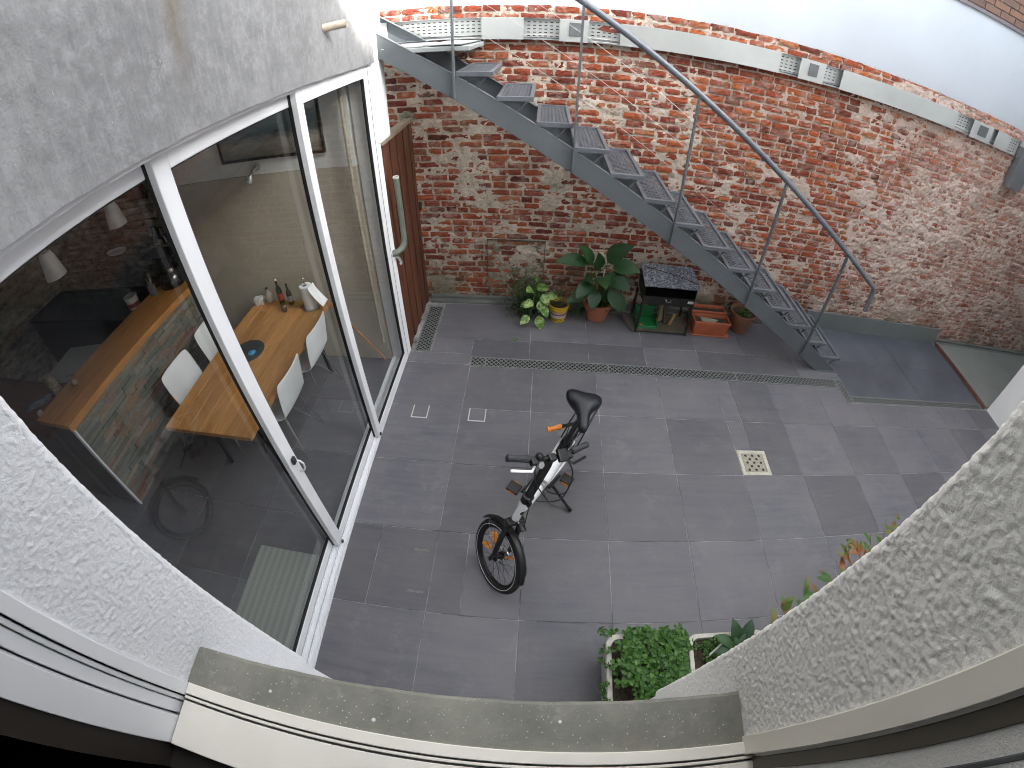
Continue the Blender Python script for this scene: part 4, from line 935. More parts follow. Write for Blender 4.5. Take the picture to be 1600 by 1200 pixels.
for k in range(9):
    x, y, z = -2.75 - rr.uniform(0, .35), -.06 - rr.uniform(0, .16), 1.36 + rr.uniform(0, .22)
    G().lathe([(.0, 0), (.022, .003), (.03, .07), (.028, .07), (.02, .006)], 12, (x, y, z), (rr.uniform(-.5, .5), rr.uniform(-.5, .5), 1)).obj('tumbler', M_DKG, t, smooth=40)
G().box(-3.15, -2.72, -.25, -.01, 1.345, 1.358).obj('shelf', M_DARK, t)
t = thing('cutting_board', 'cream board leaning on the wall at the bar end', 'board', (-2.66, -.08, 1.05))
G().obox((-2.665, -.06, 1.22), (.20, .02, .30), Matrix.Rotation(-.2, 3, 'X') @ Matrix.Rotation(-.5, 3, 'Y')).obj('board', pm('cream_board', (.42, .35, .26), .6), t, bevel=.006)
t = thing('utensil_jar', 'jar of wooden utensils on the bar', 'jar', (-3.0, -.42, 1.05))
G().lathe([(0, 0), (.04, 0), (.045, .12), (.041, .12), (.037, .01)], 16, (-2.98, -.40, 1.051)).obj('jar', M_GALVD, t, smooth=40)
for k in range(5): G().tube([(-2.98, -.40, 1.06), (-2.98 + rr.uniform(-.05, .05), -.40 + rr.uniform(-.05, .05), 1.26)], .005, 6).obj('spoon', M_GATE2, t)
# pendant lamps
for k, (y, z, lb) in enumerate(((-.59, 1.97, 'white pendant lamp shade above the bar, nearer the back wall'), (-1.32, 1.95, 'white pendant lamp shade above the bar, nearer the window'))):
    t = thing('pendant_lamp', lb, 'lamp', (-2.8, y, z), 'white pendant lamps over the bar')
    G().lathe([(.025, .105), (.045, .10), (.06, .06), (.085, -.10), (.081, -.10), (.055, .055), (.02, .095)], 24, (-2.8, y, z)).obj('shade', pm('white_glass_%d' % k, (.78, .78, .76), .4), t, smooth=50)
    G().tube([(-2.8, y, z + .10), (-2.8, y, 2.675)], .003, 6).obj('cord', M_BLACK, t)
    G().cyl((-2.8, y, z + .10), (-2.8, y, z + .14), .02, .014).obj('cap', M_GALV, t)
# mat, broom
t = thing('door_mat', 'grey-green striped mat on the kitchen floor by the door', 'mat', (-1.06, -2.5, 0))
s = N('mat_weave'); w = s.n('TexWave'); w.inputs['Scale'].default_value = 6; s.l(s.mapped(), 0, w, 'Vector'); c = s.mix(s.ramp(w, 0, [(.3, 0), (.7, 1)]), (.29, .31, .28), (.345, .365, .335)); c = s.mix(.4, (c, 0), s.ramp(s.noise(150, 3), 0, [(.3, .4), (.7, 1)]), 'MULTIPLY'); s.set(Base_Color=c, Roughness=.95); s.bump(s.noise(200, 2), .003)
G().box(-1.31, -.815, -2.93, -2.11, .001, .014).obj('weave', s.m, t, bevel=.005)
t = thing('wooden_stick', 'thin wooden stick leaning low across the corner inside the glass door', 'stick', (-.9, -.05, 0))
G().tube([(-1.36, -.03, .78), (-.84, -.06, .04)], .009, 8).obj('stick', M_WOODB, t)
t = thing('roller_blind', 'narrow beige blind hanging behind the last glass panel', 'blind', (-.80, -.06, 1.5))
G().box(-.83, -.815, -.075, -.03, .25, 2.62).obj('slats', pm('blind', (.30, .27, .21), .7), t)
t = thing('red_picture', 'small dark red picture high on the kitchen wall beside the bar', 'picture', (-3.2, -.03, 2.0))
G().box(-3.40, -2.95, -.045, -.03, 1.88, 2.12).obj('panel', pm('dark_red', (.13, .035, .03), .7, var=.3, vs=20), t, bevel=.002)
# ================================================================== plants and pots
def leaf(g, base, d, L, W, droop=.5, up=(0, 0, 1), n=5, fold=.25, tipw=.0):
    """one leaf blade: curved strip with a folded midrib"""
    p = Vector(base); d = Vector(d).normalized(); up = Vector(up); vs = []; fs = []
    for i in range(n + 1):
        t = i / n; w = W * (math.sin(pi * (t ** .75)) * .98 + .02) if i < n else W * tipw
        side = d.cross(up)
        if side.length < 1e-4: side = Vector((1, 0, 0))
        side.normalize(); nn = side.cross(d).normalized()
        vs += [p + side * w / 2 + nn * w * fold * .5, p, p - side * w / 2 + nn * w * fold * .5]
        p = p + d * L / n; d = (d + Vector((0, 0, -droop / n))).normalized()
    for i in range(n):
        a = i * 3; fs += [(a, a + 1, a + 4, a + 3), (a + 1, a + 2, a + 5, a + 4)]
    g.add(vs, fs); return p
def rrect(x0, x1, y0, y1, r, n=6):
    P = []
    for cx, cy, a0 in ((x1-r, y1-r, 0), (x0+r, y1-r, 90), (x0+r, y0+r, 180), (x1-r, y0+r, 270)):
        for k in range(n + 1): a = R(a0 + 90*k/n); P.append((cx + r*cos(a), cy + r*sin(a)))
    return P
def loft(g, loops):
    n = len(loops[0]); b = []
    vs = [p for l in loops for p in l]; fs = []
    for i in range(len(loops) - 1): fs += [(i*n + k, i*n + (k+1) % n, (i+1)*n + (k+1) % n, (i+1)*n + k) for k in range(n)]
    fs.append(tuple(range(n))[::-1]); g.add(vs, fs); return g
def trough(t, x0, x1, y0, y1, h, mat, taper=.03, rim=.02, r=.05, soil=.04):
    z3 = lambda P, z: [(x, y, z) for x, y in P]; s_ = taper
    g = G(); loft(g, [z3(rrect(x0+s_, x1-s_, y0+s_, y1-s_, r), .001), z3(rrect(x0+.006, x1-.006, y0+.006, y1-.006, r), h-.03), z3(rrect(x0, x1, y0, y1, r), h-.028), z3(rrect(x0, x1, y0, y1, r), h-.004), z3(rrect(x0+.004, x1-.004, y0+.004, y1-.004, r), h),
                      z3(rrect(x0+rim, x1-rim, y0+rim, y1-rim, r*.75), h), z3(rrect(x0+rim+.004, x1-rim-.004, y0+rim+.004, y1-rim-.004, r*.7), h-.012), z3(rrect(x0+rim+.006, x1-rim-.006, y0+rim+.006, y1-rim-.006, r*.7), h-soil-.01)])
    g.obj('trough', mat, t, smooth=35)
    rr = random.Random(int(x0*100)); nx = 26
    xs_ = np.linspace(x0+rim+.004, x1-rim-.004, nx); ys_ = np.linspace(y0+rim+.004, y1-rim-.004, nx); A, B = np.meshgrid(xs_, ys_, indexing='ij')
    gridmesh('soil', np.stack([A, B, h - soil + .02*fbm(A*30, B*30, 3, 5) ], 2), M_SOIL, t, smooth=False)
M_PLANTER = pm('white_planter', (.52, .50, .44), .55, var=.12, vs=12, dirt=((.22, .20, .15), 14, .55, .75, .7))
t = thing('clover_planter', 'cream plastic trough overgrown with clover below the window sill', 'planter', (1.31, -2.8, 0))
trough(t, 1.085, 1.535, -3.06, -2.565, .35, M_PLANTER, .035, .028, .06)
rc = random.Random(21); g = G(); st_ = G()
def clover(g, c, s, nrm, rr):
    nrm = Vector(nrm).normalized(); u, v = fr(nrm); a0 = rr.uniform(0, 6.3)
    for k in range(3):
        a = a0 + k * 2.094; d = u*cos(a) + v*sin(a); e = u*cos(a+pi/2) + v*sin(a+pi/2)
        P = [c, c + d*s*.55 + e*s*.42 + nrm*s*.1, c + d*s*.98 + e*s*.30 + nrm*s*.02, c + d*s*.86 - nrm*s*.06, c + d*s*.98 - e*s*.30 + nrm*s*.02, c + d*s*.55 - e*s*.42 + nrm*s*.1]
        g.add(P, [(0, 1, 2, 3), (0, 3, 4, 5)])
for k in range(560):
    x = rc.uniform(1.10, 1.56); y = rc.uniform(-3.04, -2.545); edge = min(x - 1.10, 1.54 - x, y + 3.05, -2.57 - y)
    if (x < 1.22 and y < -2.86 and rc.random() < .8) or (x < 1.17 and rc.random() < .62) or rc.random() < .05: continue
    hgt = .34 + .085 * max(0, min(1, edge / .08)) * rc.uniform(.45, 1.15) + (.01 if edge > 0 else -.02) + .05*float(fbm(np.array(x*9), np.array(y*9), 2, 6))
    c = Vector((x + rc.gauss(0, .01), y + rc.gauss(0, .01), hgt)); clover(g, c, rc.uniform(.021, .040), (rc.gauss(0, .35), rc.gauss(-.1, .35), 1), rc)
for k in range(26):
    x, y, z = 1.075 + rc.gauss(0, .015), rc.choice((-2.86, -2.9, -2.72, -2.58)) + rc.gauss(0, .03), rc.uniform(.26, .37); clover(g, Vector((x, y, z)), rc.uniform(.015, .026), (-.8, rc.gauss(0, .4), .8), rc)
tag(g.obj('clover', M_CLOV, t), kind='stuff')
for k in range(90):
    x = rc.uniform(1.13, 1.52); y = rc.uniform(-3.02, -2.6); st_.tube([(x, y, .30), (x + rc.gauss(0, .02), y + rc.gauss(0, .02), .385)], .0014, 4)
tag(st_.obj('stems', M_STEM, t), kind='stuff')
t = thing('leafy_planter', 'cream plastic trough with a broad-leaved shoot and a short white stick', 'planter', (1.85, -2.8, 0))
trough(t, 1.56, 2.06, -3.06, -2.575, .35, M_PLANTER, .035, .026, .06)
g = G(); rl = random.Random(33)
for k in range(420):
    c = Vector((rl.uniform(1.6, 2.0), rl.uniform(-2.95, -2.6), .33 + rl.uniform(0, .03)))
    if c.x < 1.66 and rl.random() < .5: continue
    clover(g, c, rl.uniform(.012, .026), (rl.gauss(0, .3), rl.gauss(0, .3), 1), rl)
tag(g.obj('ground_cover', M_CLOV, t), kind='stuff')
G().tube([(1.66, -2.72, .345), (1.76, -2.645, .40)], .006, 8).obj('marker_stick', pm('white_stick', (.62, .62, .58), .5), t)
for k, (bx_, by_, L, W, ang, el) in enumerate(((1.82, -2.66, .15, .075, 100, .9), (1.80, -2.68, .14, .07, 150, .6), (1.86, -2.66, .15, .08, 60, .7), (1.84, -2.69, .16, .085, 95, .4), (1.79, -2.70, .12, .06, 185, .5), (1.90, -2.68, .13, .07, 20, .5), (1.86, -2.72, .13, .07, 250, .6), (1.80, -2.74, .12, .06, 215, .5))):
    g = G(); leaf(g, (bx_, by_, .42), (cos(R(ang)), sin(R(ang)), el), L, W, .9); g.obj('leaf', M_LEAF, t, smooth=True)
G().tube([(1.84, -2.69, .30), (1.84, -2.68, .43)], .005, 6).obj('stem', M_STEM, t)
for (px, py), lb, tips in (((2.30, -2.78), 'green-leaved shrub just showing beyond the roughcast jamb, lower one', ((2.03, -2.53, .62), (2.18, -2.47, .66), (1.95, -2.60, .60), (2.25, -2.5, .66))),
                           ((2.75, -2.62), 'shrub with red-tipped leaves just showing beyond the roughcast jamb, upper one', ((2.52, -2.26, .60), (2.62, -2.2, .62), (2.70, -2.17, .66), (2.88, -2.10, .62), (3.05, -2.02, .64), (2.45, -2.34, .55), (3.15, -1.99, .66)))):
    t = thing('potted_shrub', lb, 'shrub', (px, py, 0), 'shrubs standing under the right-hand wall')
    G().lathe([(0, .001), (.12, .001), (.16, .26), (.175, .26), (.175, .29), (.155, .29), (.15, .25), (0, .25)], 24, (px, py, 0)).obj('pot', M_TERRA, t, smooth=40)
    rr = random.Random(int(px*100))
    for tx, ty, tz in tips:
        d = Vector((tx - px, ty - py, tz - .25)); m = Vector((px, py, .25)) + d*.5 + Vector((0, 0, .10))
        G().tube([(px, py, .25), m, (tx, ty, tz)], [.006, .0045, .002], 6).obj('stem', M_STEM, t)
        for k in range(7):
            a = rr.uniform(.35, 1.0); c = Vector((px, py, .25)) * (1-a)**2 + m * 2*a*(1-a) + Vector((tx, ty, tz)) * a*a
            g = G(); leaf(g, c, (rr.gauss(d.x, .5), rr.gauss(d.y, .5), rr.uniform(-.1, .7)), rr.uniform(.08, .125), rr.uniform(.036, .052), .7); g.obj('leaf', M_ROSE, t, smooth=True)
# ------------------------------------------------------------------ yellow bucket
t = thing('yellow_bucket', 'yellow paint bucket with a purple label used as a plant pot', 'bucket', (.845, .79, 0))
M_YEL = pm('yellow_plastic', (.52, .34, .02), .45, var=.15, vs=14, dirt=((.30, .20, .05), 20, .58, .8, .6))
C = (.845, .79, 0)
G().lathe([(0, .001), (.082, .001), (.086, .02), (.0985, .165), (.106, .166), (.107, .18), (.101, .182), (.112, .20), (.112, .208), (.100, .208), (.098, .17), (0, .17)], 32, C).obj('pail', M_YEL, t, smooth=35)
s = N('purple_label'); z = s.n('SeparateXYZ'); s.l(s.pos, 'Position', z, 0); mr = s.n('MapRange'); s.l(z, 'Z', mr, 0); mr.inputs[1].default_value = .065; mr.inputs[2].default_value = .135
s.set(Base_Color=s.ramp(mr, 0, [(0, (.48, .40, .32)), (.35, (.50, .42, .36)), (.45, (.16, .07, .20)), (.7, (.20, .09, .26)), (.8, (.45, .36, .34))]), Roughness=.5); s.t.nodes['Color Ramp'].color_ramp.interpolation = 'CONSTANT'
G().lathe([(.0906, .06), (.0970, .135)], 32, C).obj('label_band', s.m, t, smooth=True)
for z_ in (.032, .05): G().lathe([(.0895 + z_*.03, z_), (.091 + z_*.03, z_ + .002), (.0895 + z_*.03, z_ + .005)], 32, C).obj('ring', pm('bucket_dark_ring', (.12, .08, .02), .6), t)  # two thin dark rings low on the pail
G().tube([(.845 + .108*cos(a), .79 + .108*sin(a), .185 - .05*sin(b)) for a, b in ((-.3 - .22*k, pi*k/8) for k in range(9))], .0035, 6).obj('bail', M_YEL, t)
G().lathe([(0, .172), (.097, .171)], 24, C).obj('soil', M_SOIL, t)
rr = random.Random(5)
for k in range(7): G().tube([(.845 + rr.gauss(0, .02), .79, .17), (.845 + rr.gauss(0, .05), .79 + rr.gauss(0, .03), .27), (.845 + rr.gauss(0, .09), .78 + rr.gauss(0, .05), .30 + rr.uniform(0, .08))], [.003, .002, .001], 5).obj('stem', M_STEM, t)
g = G()
for k in range(110):
    a, r_ = rr.uniform(0, 6.3), rr.uniform(.02, .14); leaf(g, (.86 + r_*cos(a), .80 + r_*.6*sin(a), .22 + rr.uniform(0, .16)), (rr.gauss(0, 1), rr.gauss(-.3, 1), rr.gauss(.2, .6)), rr.uniform(.02, .05), rr.uniform(.005, .012), .8, n=3)
tag(g.obj('foliage', M_FINE, t), kind='stuff')
# ------------------------------------------------------------------ variegated trailing plant
t = thing('variegated_plant', 'trailing plant with large yellow-green variegated leaves left of the yellow bucket', 'plant', (.6, .88, 0))
G().lathe([(0, .001), (.075, .001), (.095, .15), (.10, .15), (.10, .165), (.088, .165), (.085, .14), (0, .14)], 24, (.60, .90, 0)).obj('pot', pm('dark_pot', (.035, .038, .04), .5), t, smooth=40)
for k, (bx_, by_, bz, dx, dy, dz, L, W) in enumerate(((.57, .70, .27, -.5, -.5, .0, .12, .08), (.67, .70, .22, .4, -.5, -.6, .12, .08), (.60, .78, .40, .5, -.4, .25, .13, .085), (.56, .78, .36, -.3, -.5, .3, .12, .08), (.66, .74, .34, .45, -.5, -.5, .12, .085), (.64, .70, .29, .25, -.35, -.9, .13, .09), (.70, .76, .31, .9, -.3, .2, .12, .075),
        (.63, .62, .15, .25, -.3, -.95, .15, .095), (.54, .64, .12, -.6, -.45, -.25, .12, .075), (.60, .80, .44, -.1, -.3, .5, .10, .07), (.52, .72, .22, -.6, -.4, .1, .09, .06))):
    g = G(); leaf(g, (bx_, by_, bz), (dx, dy, dz), L*1.15, W*1.15, .5, up=(0, -.7, .7), n=6); g.obj('leaf', M_VAR, t, smooth=True)
    G().tube([(.60, .88, .14), ((.6 + bx_)/2, (.88 + by_)/2, bz*.7 + .16), (bx_, by_, bz)], .0028, 5).obj('stem', M_CLOV, t)
rr = random.Random(77); g = G()
for k in range(1700):
    a = rr.uniform(0, 6.3); c = Vector((.52 + rr.gauss(0, .095), .86 + rr.gauss(0, .07), abs(rr.gauss(.20, .13)) + .01))
    leaf(g, c, (rr.gauss(0, 1), rr.gauss(-.4, 1), rr.gauss(-.1, .7)), rr.uniform(.025, .055), rr.uniform(.008, .018), .6, n=2)
tag(g.obj('fine_foliage', M_FINE, t), kind='stuff')
# ------------------------------------------------------------------ terracotta pot with peace lily
t = thing('peace_lily', 'tall dark broad-leaved plant in a terracotta pot by the brick wall', 'plant', (1.27, .86, 0))
C = (1.27, .86, 0)
G().lathe([(0, .001), (.105, .001), (.112, .015), (.15, .19), (.165, .192), (.168, .235), (.150, .235), (.143, .19), (0, .19)], 32, C).obj('pot', M_TERRA, t, smooth=35)
G().lathe([(0, .20), (.147, .192)], 24, C).obj('soil', M_SOIL, t)
rr = random.Random(6)
big = [((1.10, .80, .70), (-.85, -.1, .32), .30, .115), ((1.15, .82, .68), (-.38, -.12, .8), .27, .10), ((1.30, .82, .72), (.45, -.15, .75), .30, .15), ((1.36, .82, .66), (.85, -.2, .30), .26, .135), ((1.31, .80, .58), (.9, -.2, .05), .22, .09),
       ((1.16, .74, .50), (-.5, -.5, -.05), .22, .12), ((1.24, .72, .60), (.1, -.7, .2), .20, .12), ((1.12, .74, .36), (-.85, -.35, .05), .22, .085), ((1.20, .70, .46), (-.1, -.5, -.3), .20, .11), ((1.33, .68, .50), (.45, -.35, -.5), .24, .125),
       ((1.38, .72, .42), (.6, -.3, -.5), .22, .11), ((1.28, .78, .52), (.2, -.5, .3), .20, .11), ((1.18, .80, .48), (-.3, -.4, .5), .2, .1), ((1.40, .80, .52), (.8, -.1, .25), .18, .08), ((1.22, .84, .62), (-.1, -.2, .9), .22, .10), ((1.14, .76, .44), (-.7, -.4, -.3), .22, .11), ((1.34, .74, .56), (.55, -.4, .1), .22, .12), ((1.30, .78, .40), (.1, -.6, .1), .15, .09)]
for (b_, d_, L, W) in big:
    g = G(); leaf(g, b_, d_, L*1.15, W*1.3, .75, up=(0, -.6, .8), n=8, fold=.3); g.obj('leaf', M_LEAF, t, smooth=True)
    G().tube([(1.27 + rr.gauss(0, .03), .86 + rr.gauss(0, .03), .19), ((1.27*1.2 + b_[0])/2.2, (.86 + b_[1])/2, b_[2]*.6 + .08), b_], [.006, .005, .004], 6).obj('stalk', M_CLOV, t, smooth=True)
G().tube([(1.275, .80, .55), (1.278, .77, .66)], .006, 6).obj('flower', pm('white_spathe', (.6, .6, .5), .5), t)
g = G()
for k in range(60): leaf(g, (1.27 + rr.gauss(0, .06), .84 + rr.gauss(0, .06), .21), (rr.gauss(0, 1), rr.gauss(-.3, 1), rr.uniform(.1, .8)), rr.uniform(.03, .06), .025, .6, n=3)
tag(g.obj('seedlings', M_CLOV, t), kind='stuff')
t = thing('tangled_weeds', 'tangle of thin grassy weeds between the yellow bucket and terracotta pot', 'weeds', (1.04, .85, 0)); g = G()
for k in range(240):
    x, y = 1.03 + rr.gauss(0, .055), .88 + rr.gauss(0, .06); p = Vector((x, y, rr.uniform(0.02, .2)))
    leaf(g, p, (rr.gauss(0, 1), rr.gauss(-.5, .7), rr.gauss(.3, .8)), rr.uniform(.04, .12), .005, 1.2, n=3)
tag(g.obj('blades', M_FINE, t), kind='stuff')
# ------------------------------------------------------------------ grill cabinet
t = thing('barbecue_grill', 'black barbecue stand with a speckled grey lid beside the stairs', 'barbecue', (1.98, .8, 0))
M_IRON = pm('black_iron', (.02, .019, .018), .6, .3, var=.4, vs=20, bump=.001, dirt=((.07, .035, .02), 12, .6, .8, .6))
s = N('mottled_lid'); n1 = s.noise(45, 6, rough=.75); n2 = s.noise(14, 5, rough=.7); c = s.mix(s.ramp(n1, 0, [(.42, 0), (.62, 1)]), (.045, .05, .06), (.34, .36, .41)); c = s.mix(s.ramp(n2, 0, [(.52, 0), (.7, .85)]), (c, 0), (.06, .065, .075)); s.set(Base_Color=c, Roughness=.5, Metallic=.2); s.bump(n1, .002)
gx0, gx1, gy0, gy1 = 1.69, 2.25, .64, .97
g = G(); g.prism([(gx0 - .015, gy0 - .03, .595), (gx1 + .02, gy0 - .03, .595), (gx1 + .01, gy1, .655), (gx0 - .01, gy1, .655)], None, (0, 0, .018)); g.obj('lid', s.m, t, bevel=.003)
g = G().tube([(gx0 + .05, gy1 - .08, .668), (gx1 - .15, gy1 - .2, .648), (gx1, gy0 + .04, .628)], .003, 6); g.obj('lid_wire', M_IRON, t)
for x in (gx0, gx1 - .008): G().box(x, x + .008, gy0, gy1, .40, .594).obj('side_panel', M_IRON, t)
G().box(gx0 + .008, gx1 - .008, gy1 - .008, gy1, .40, .60).obj('back_panel', M_IRON, t)
G().box(gx0 + .008, gx1 - .008, gy0 + .004, gy1 - .01, .40, .408).obj('fire_tray', M_IRON, t)
G().box(gx0, gx1, gy0 - .008, gy0 - .0005, .375, .475).obj('front_panel', M_IRON, t)
G().tube([(1.93, gy0 - .01, .45), (1.935, gy0 - .03, .435), (1.98, gy0 - .03, .435), (1.985, gy0 - .01, .45)], .005, 6).obj('handle', M_CHR, t)
G().box(gx1 - .075, gx1 - .012, gy0 - .0105, gy0 - .0085, .42, .45).obj('tag', pm('white_tag', (.6, .6, .58), .5, var=.2, vs=90), t)
for k in range(14): G().cyl((gx0 + .02 + k*.039, gy0 + .01, .49), (gx0 + .02 + k*.039, gy1 - .02, .49), .003, n=6).obj('grill_bar', M_IRON, t)
for x in (gx0 + .012, gx1 - .012):
    for y in (gy0 + .012, gy1 - .012): G().beam((x, y, .40), (x + (.02 if x > 2 else -.012), y - (.01 if y < .8 else 0), .001), .022, .022, (1, 0, 0)).obj('leg', M_IRON, t)
G().box(gx0 - .01, gx1 + .03, gy0 - .01, gy1, .028, .036).obj('shelf', pm('shelf_board', (.085, .075, .05), .8, var=.3, vs=12), t)
G().tube([(1.66, .86, .58), (1.655, .80, .5), (1.67, .74, .45), (1.70, .70, .44)], .004, 6).obj('hose', pm('hose', (.25, .22, .17), .6), t)
t = thing('green_crate', 'bright green plastic box on the lower shelf of the barbecue stand', 'box', (1.84, .8, .036))
M_GRN = pm('green_plastic', (.015, .17, .055), .45, var=.12, vs=10)
g = G(); g.box(1.70, 1.93, .66, .90, .037, .047); g.box(1.70, 1.712, .66, .90, .047, .17); g.box(1.918, 1.93, .66, .90, .047, .09); g.box(1.712, 1.918, .89, .90, .047, .19); g.box(1.712, 1.918, .66, .67, .047, .07); g.obj('box', M_GRN, t, bevel=.003)
G().lathe([(0, .012), (.014, .012), (.016, 0), (0, 0)], 14, (1.755, .71, .047)).obj('button', pm('orange_knob', (.6, .18, .05), .4), t)
rr = random.Random(40)
for k, (x, y, w, lb) in enumerate(((1.99, .84, .07, 'pale split log leaning at the back of the barbecue shelf'), (2.09, .76, .035, 'short yellow stick of firewood at the front of the barbecue shelf'), (2.04, .80, .04, 'dark charred stick of firewood between the other two'))):
    t = thing('firewood', lb, 'firewood', (x, y, .037), 'firewood under the barbecue')
    G().beam((x, y, .04), (x + (.03, .035, -.02)[k], y + (.06, .03, .08)[k], (.27, .17, .28)[k]), w, w*.7, (1, .3, 0)).obj('log', wood('firewood_%d' % k, ((.20, .16, .10), (.30, .19, .08), (.05, .04, .03))[k], ((.34, .28, .18), (.45, .30, .14), (.10, .08, .06))[k], 12, (1, 1, .2)), t, bevel=.004)
t = thing('dried_branch', 'arched bundle of dried twigs between the terracotta pot and barbecue', 'branch', (1.6, .75, 0))
for k in range(9):
    o = [rr.gauss(0, .012) for _ in range(9)]
    G().tube([(1.44 + o[0], .93 + o[1], .03), (1.52 + o[2], .88 + o[3], .09 + o[4]), (1.59 + o[5], .80 + o[6], .07), (1.645 + o[7], .63 + o[8], .012)], [.006, .005, .005, .003], 6).obj('twig', pm('dry_twig_%d' % k, (.10 + .02*(k % 3), .085, .065), .9, var=.3, vs=60), t)
# ------------------------------------------------------------------ terracotta troughs and round pot
M_TROU = pm('orange_plastic', (.40, .11, .05), .55, var=.12, vs=9, dirt=((.24, .09, .06), 12, .58, .8, .5))
for (y0, y1, h, lb) in ((.66, .835, .185, 'orange plastic trough with dry stalks standing in front of another'), (.85, 1.0, .20, 'orange plastic trough full of soil against the skirting')):
    t = thing('orange_trough', lb, 'planter', (2.57, (y0+y1)/2, 0), 'orange troughs beside the barbecue')
    trough(t, 2.335, 2.775, y0, y1, h, M_TROU, .022, .014, .02, .05)
    g = G(); loft(g, [[(x, y, .001) for x, y in rrect(2.33, 2.80, y0 - .012, y1 + .008, .03)], [(x, y, .016) for x, y in rrect(2.325, 2.805, y0 - .016, y1 + .01, .03)], [(x, y, .016) for x, y in rrect(2.332, 2.798, y0 - .009, y1 + .004, .028)], [(x, y, .006) for x, y in rrect(2.335, 2.795, y0 - .006, y1 + .002, .028)]])
    g.obj('saucer', pm('saucer', (.42, .16, .10), .5), t, smooth=35)
    if y0 < .7:
        for k in range(6): G().tube([(2.42 + rr.uniform(0, .04), .72 + k*.012, .155 + k*.003), (2.58 + rr.uniform(0, .06), .70 + k*.014, .16)], .006, 6).obj('stalk', pm('pale_stalk_%d' % k, (.30, .29, .22), .8), t)
t = thing('round_pot', 'round brown plastic pot with a small green plant under the stair stringer', 'pot', (2.97, .84, 0))
C = (2.97, .85, 0)
G().lathe([(0, .001), (.105, .001), (.145, .22), (.16, .222), (.163, .262), (.150, .262), (.14, .21), (0, .21)], 32, C).obj('pot', pm('brown_pot', (.23, .105, .06), .6, var=.15, vs=8), t, smooth=35)
G().lathe([(0, .22), (.141, .215)], 24, C).obj('soil', M_SOIL, t)
g = G()
for k in range(70): leaf(g, (2.96 + rr.gauss(0, .035), .83 + rr.gauss(0, .03), .22 + rr.uniform(0, .06)), (rr.gauss(0, 1), rr.gauss(-.4, 1), rr.uniform(.1, .9)), rr.uniform(.025, .05), .018, .7, n=3)
tag(g.obj('foliage', M_CLOV, t), kind='stuff')
t = thing('fallen_leaf', 'small green leaf lying on the tiles below the variegated plant', 'leaf', (.41, .38, 0)); rr = random.Random(3)
for k in range(5): g = G(); leaf(g, (.41 + rr.gauss(0, .012), .38 + rr.gauss(0, .01), .004), (rr.gauss(0, 1), rr.gauss(0, 1), .1), .035, .02, .2, n=4); g.obj('blade', M_CLOV, t)
# ================================================================== folding bicycle
M_BWHITE = pm('bike_white', (.80, .81, .82), .22, var=.03, vs=9, coat=.5)
M_BBLK = pm('bike_black', (.008, .0085, .009), .42, .1, var=.2, vs=15)
M_GRIP = pm('grip_rubber', (.035, .038, .042), .6, var=.15, vs=60, bump=.0006, bs=300)
M_ORANGE = pm('orange_reflector', (.75, .25, .02), .25, var=.15, vs=40, coat=.4)
M_ORG = pm('orange_plastic_handle', (.80, .26, .03), .35, var=.1)
M_SIL = pm('bike_alloy', (.55, .56, .57), .28, .8, var=.1)
M_REFL = pm('reflective_stripe', (.72, .73, .72), .3)
LEAN, DELTA, HEAD = R(12), R(57), R(-117); TILT = R(18)
AX = Vector((-sin(TILT), 0, cos(TILT))); A0 = Vector((1.015, 0, .25))
ST = Matrix.Translation(A0) @ Matrix.Rotation(DELTA, 4, AX) @ Matrix.Translation(-A0)
pit = 0.0
for _ in range(6):
    B = (Matrix.Rotation(HEAD, 4, 'Z') @ Matrix.Rotation(-LEAN, 4, 'X') @ Matrix.Rotation(pit, 4, 'Y'))
    n_f = (B.to_3x3() @ ST.to_3x3()) @ Vector((0, 1, 0)); fh = B @ (ST @ Vector((1.05, 0, .25))); n_r = B.to_3x3() @ Vector((0, 1, 0)); rh = B @ Vector((0, 0, .25))
    lf = fh.z - .25 * math.sqrt(1 - n_f.z**2); lr = rh.z - .25 * math.sqrt(1 - n_r.z**2); pit += (lf - lr) / 1.05
B = Matrix.Translation((.443 - fh.x, -2.062 - fh.y, -lr + .001)) @ B
bike = tag(bpy.data.objects.new('bicycle', None), 'white folding bicycle with black saddle parked on its kickstand in the courtyard', 'bicycle'); COL.objects.link(bike); bike.matrix_world = B
def gs(): g = G(); g.T = ST; return g
kw_ = dict(world=False)
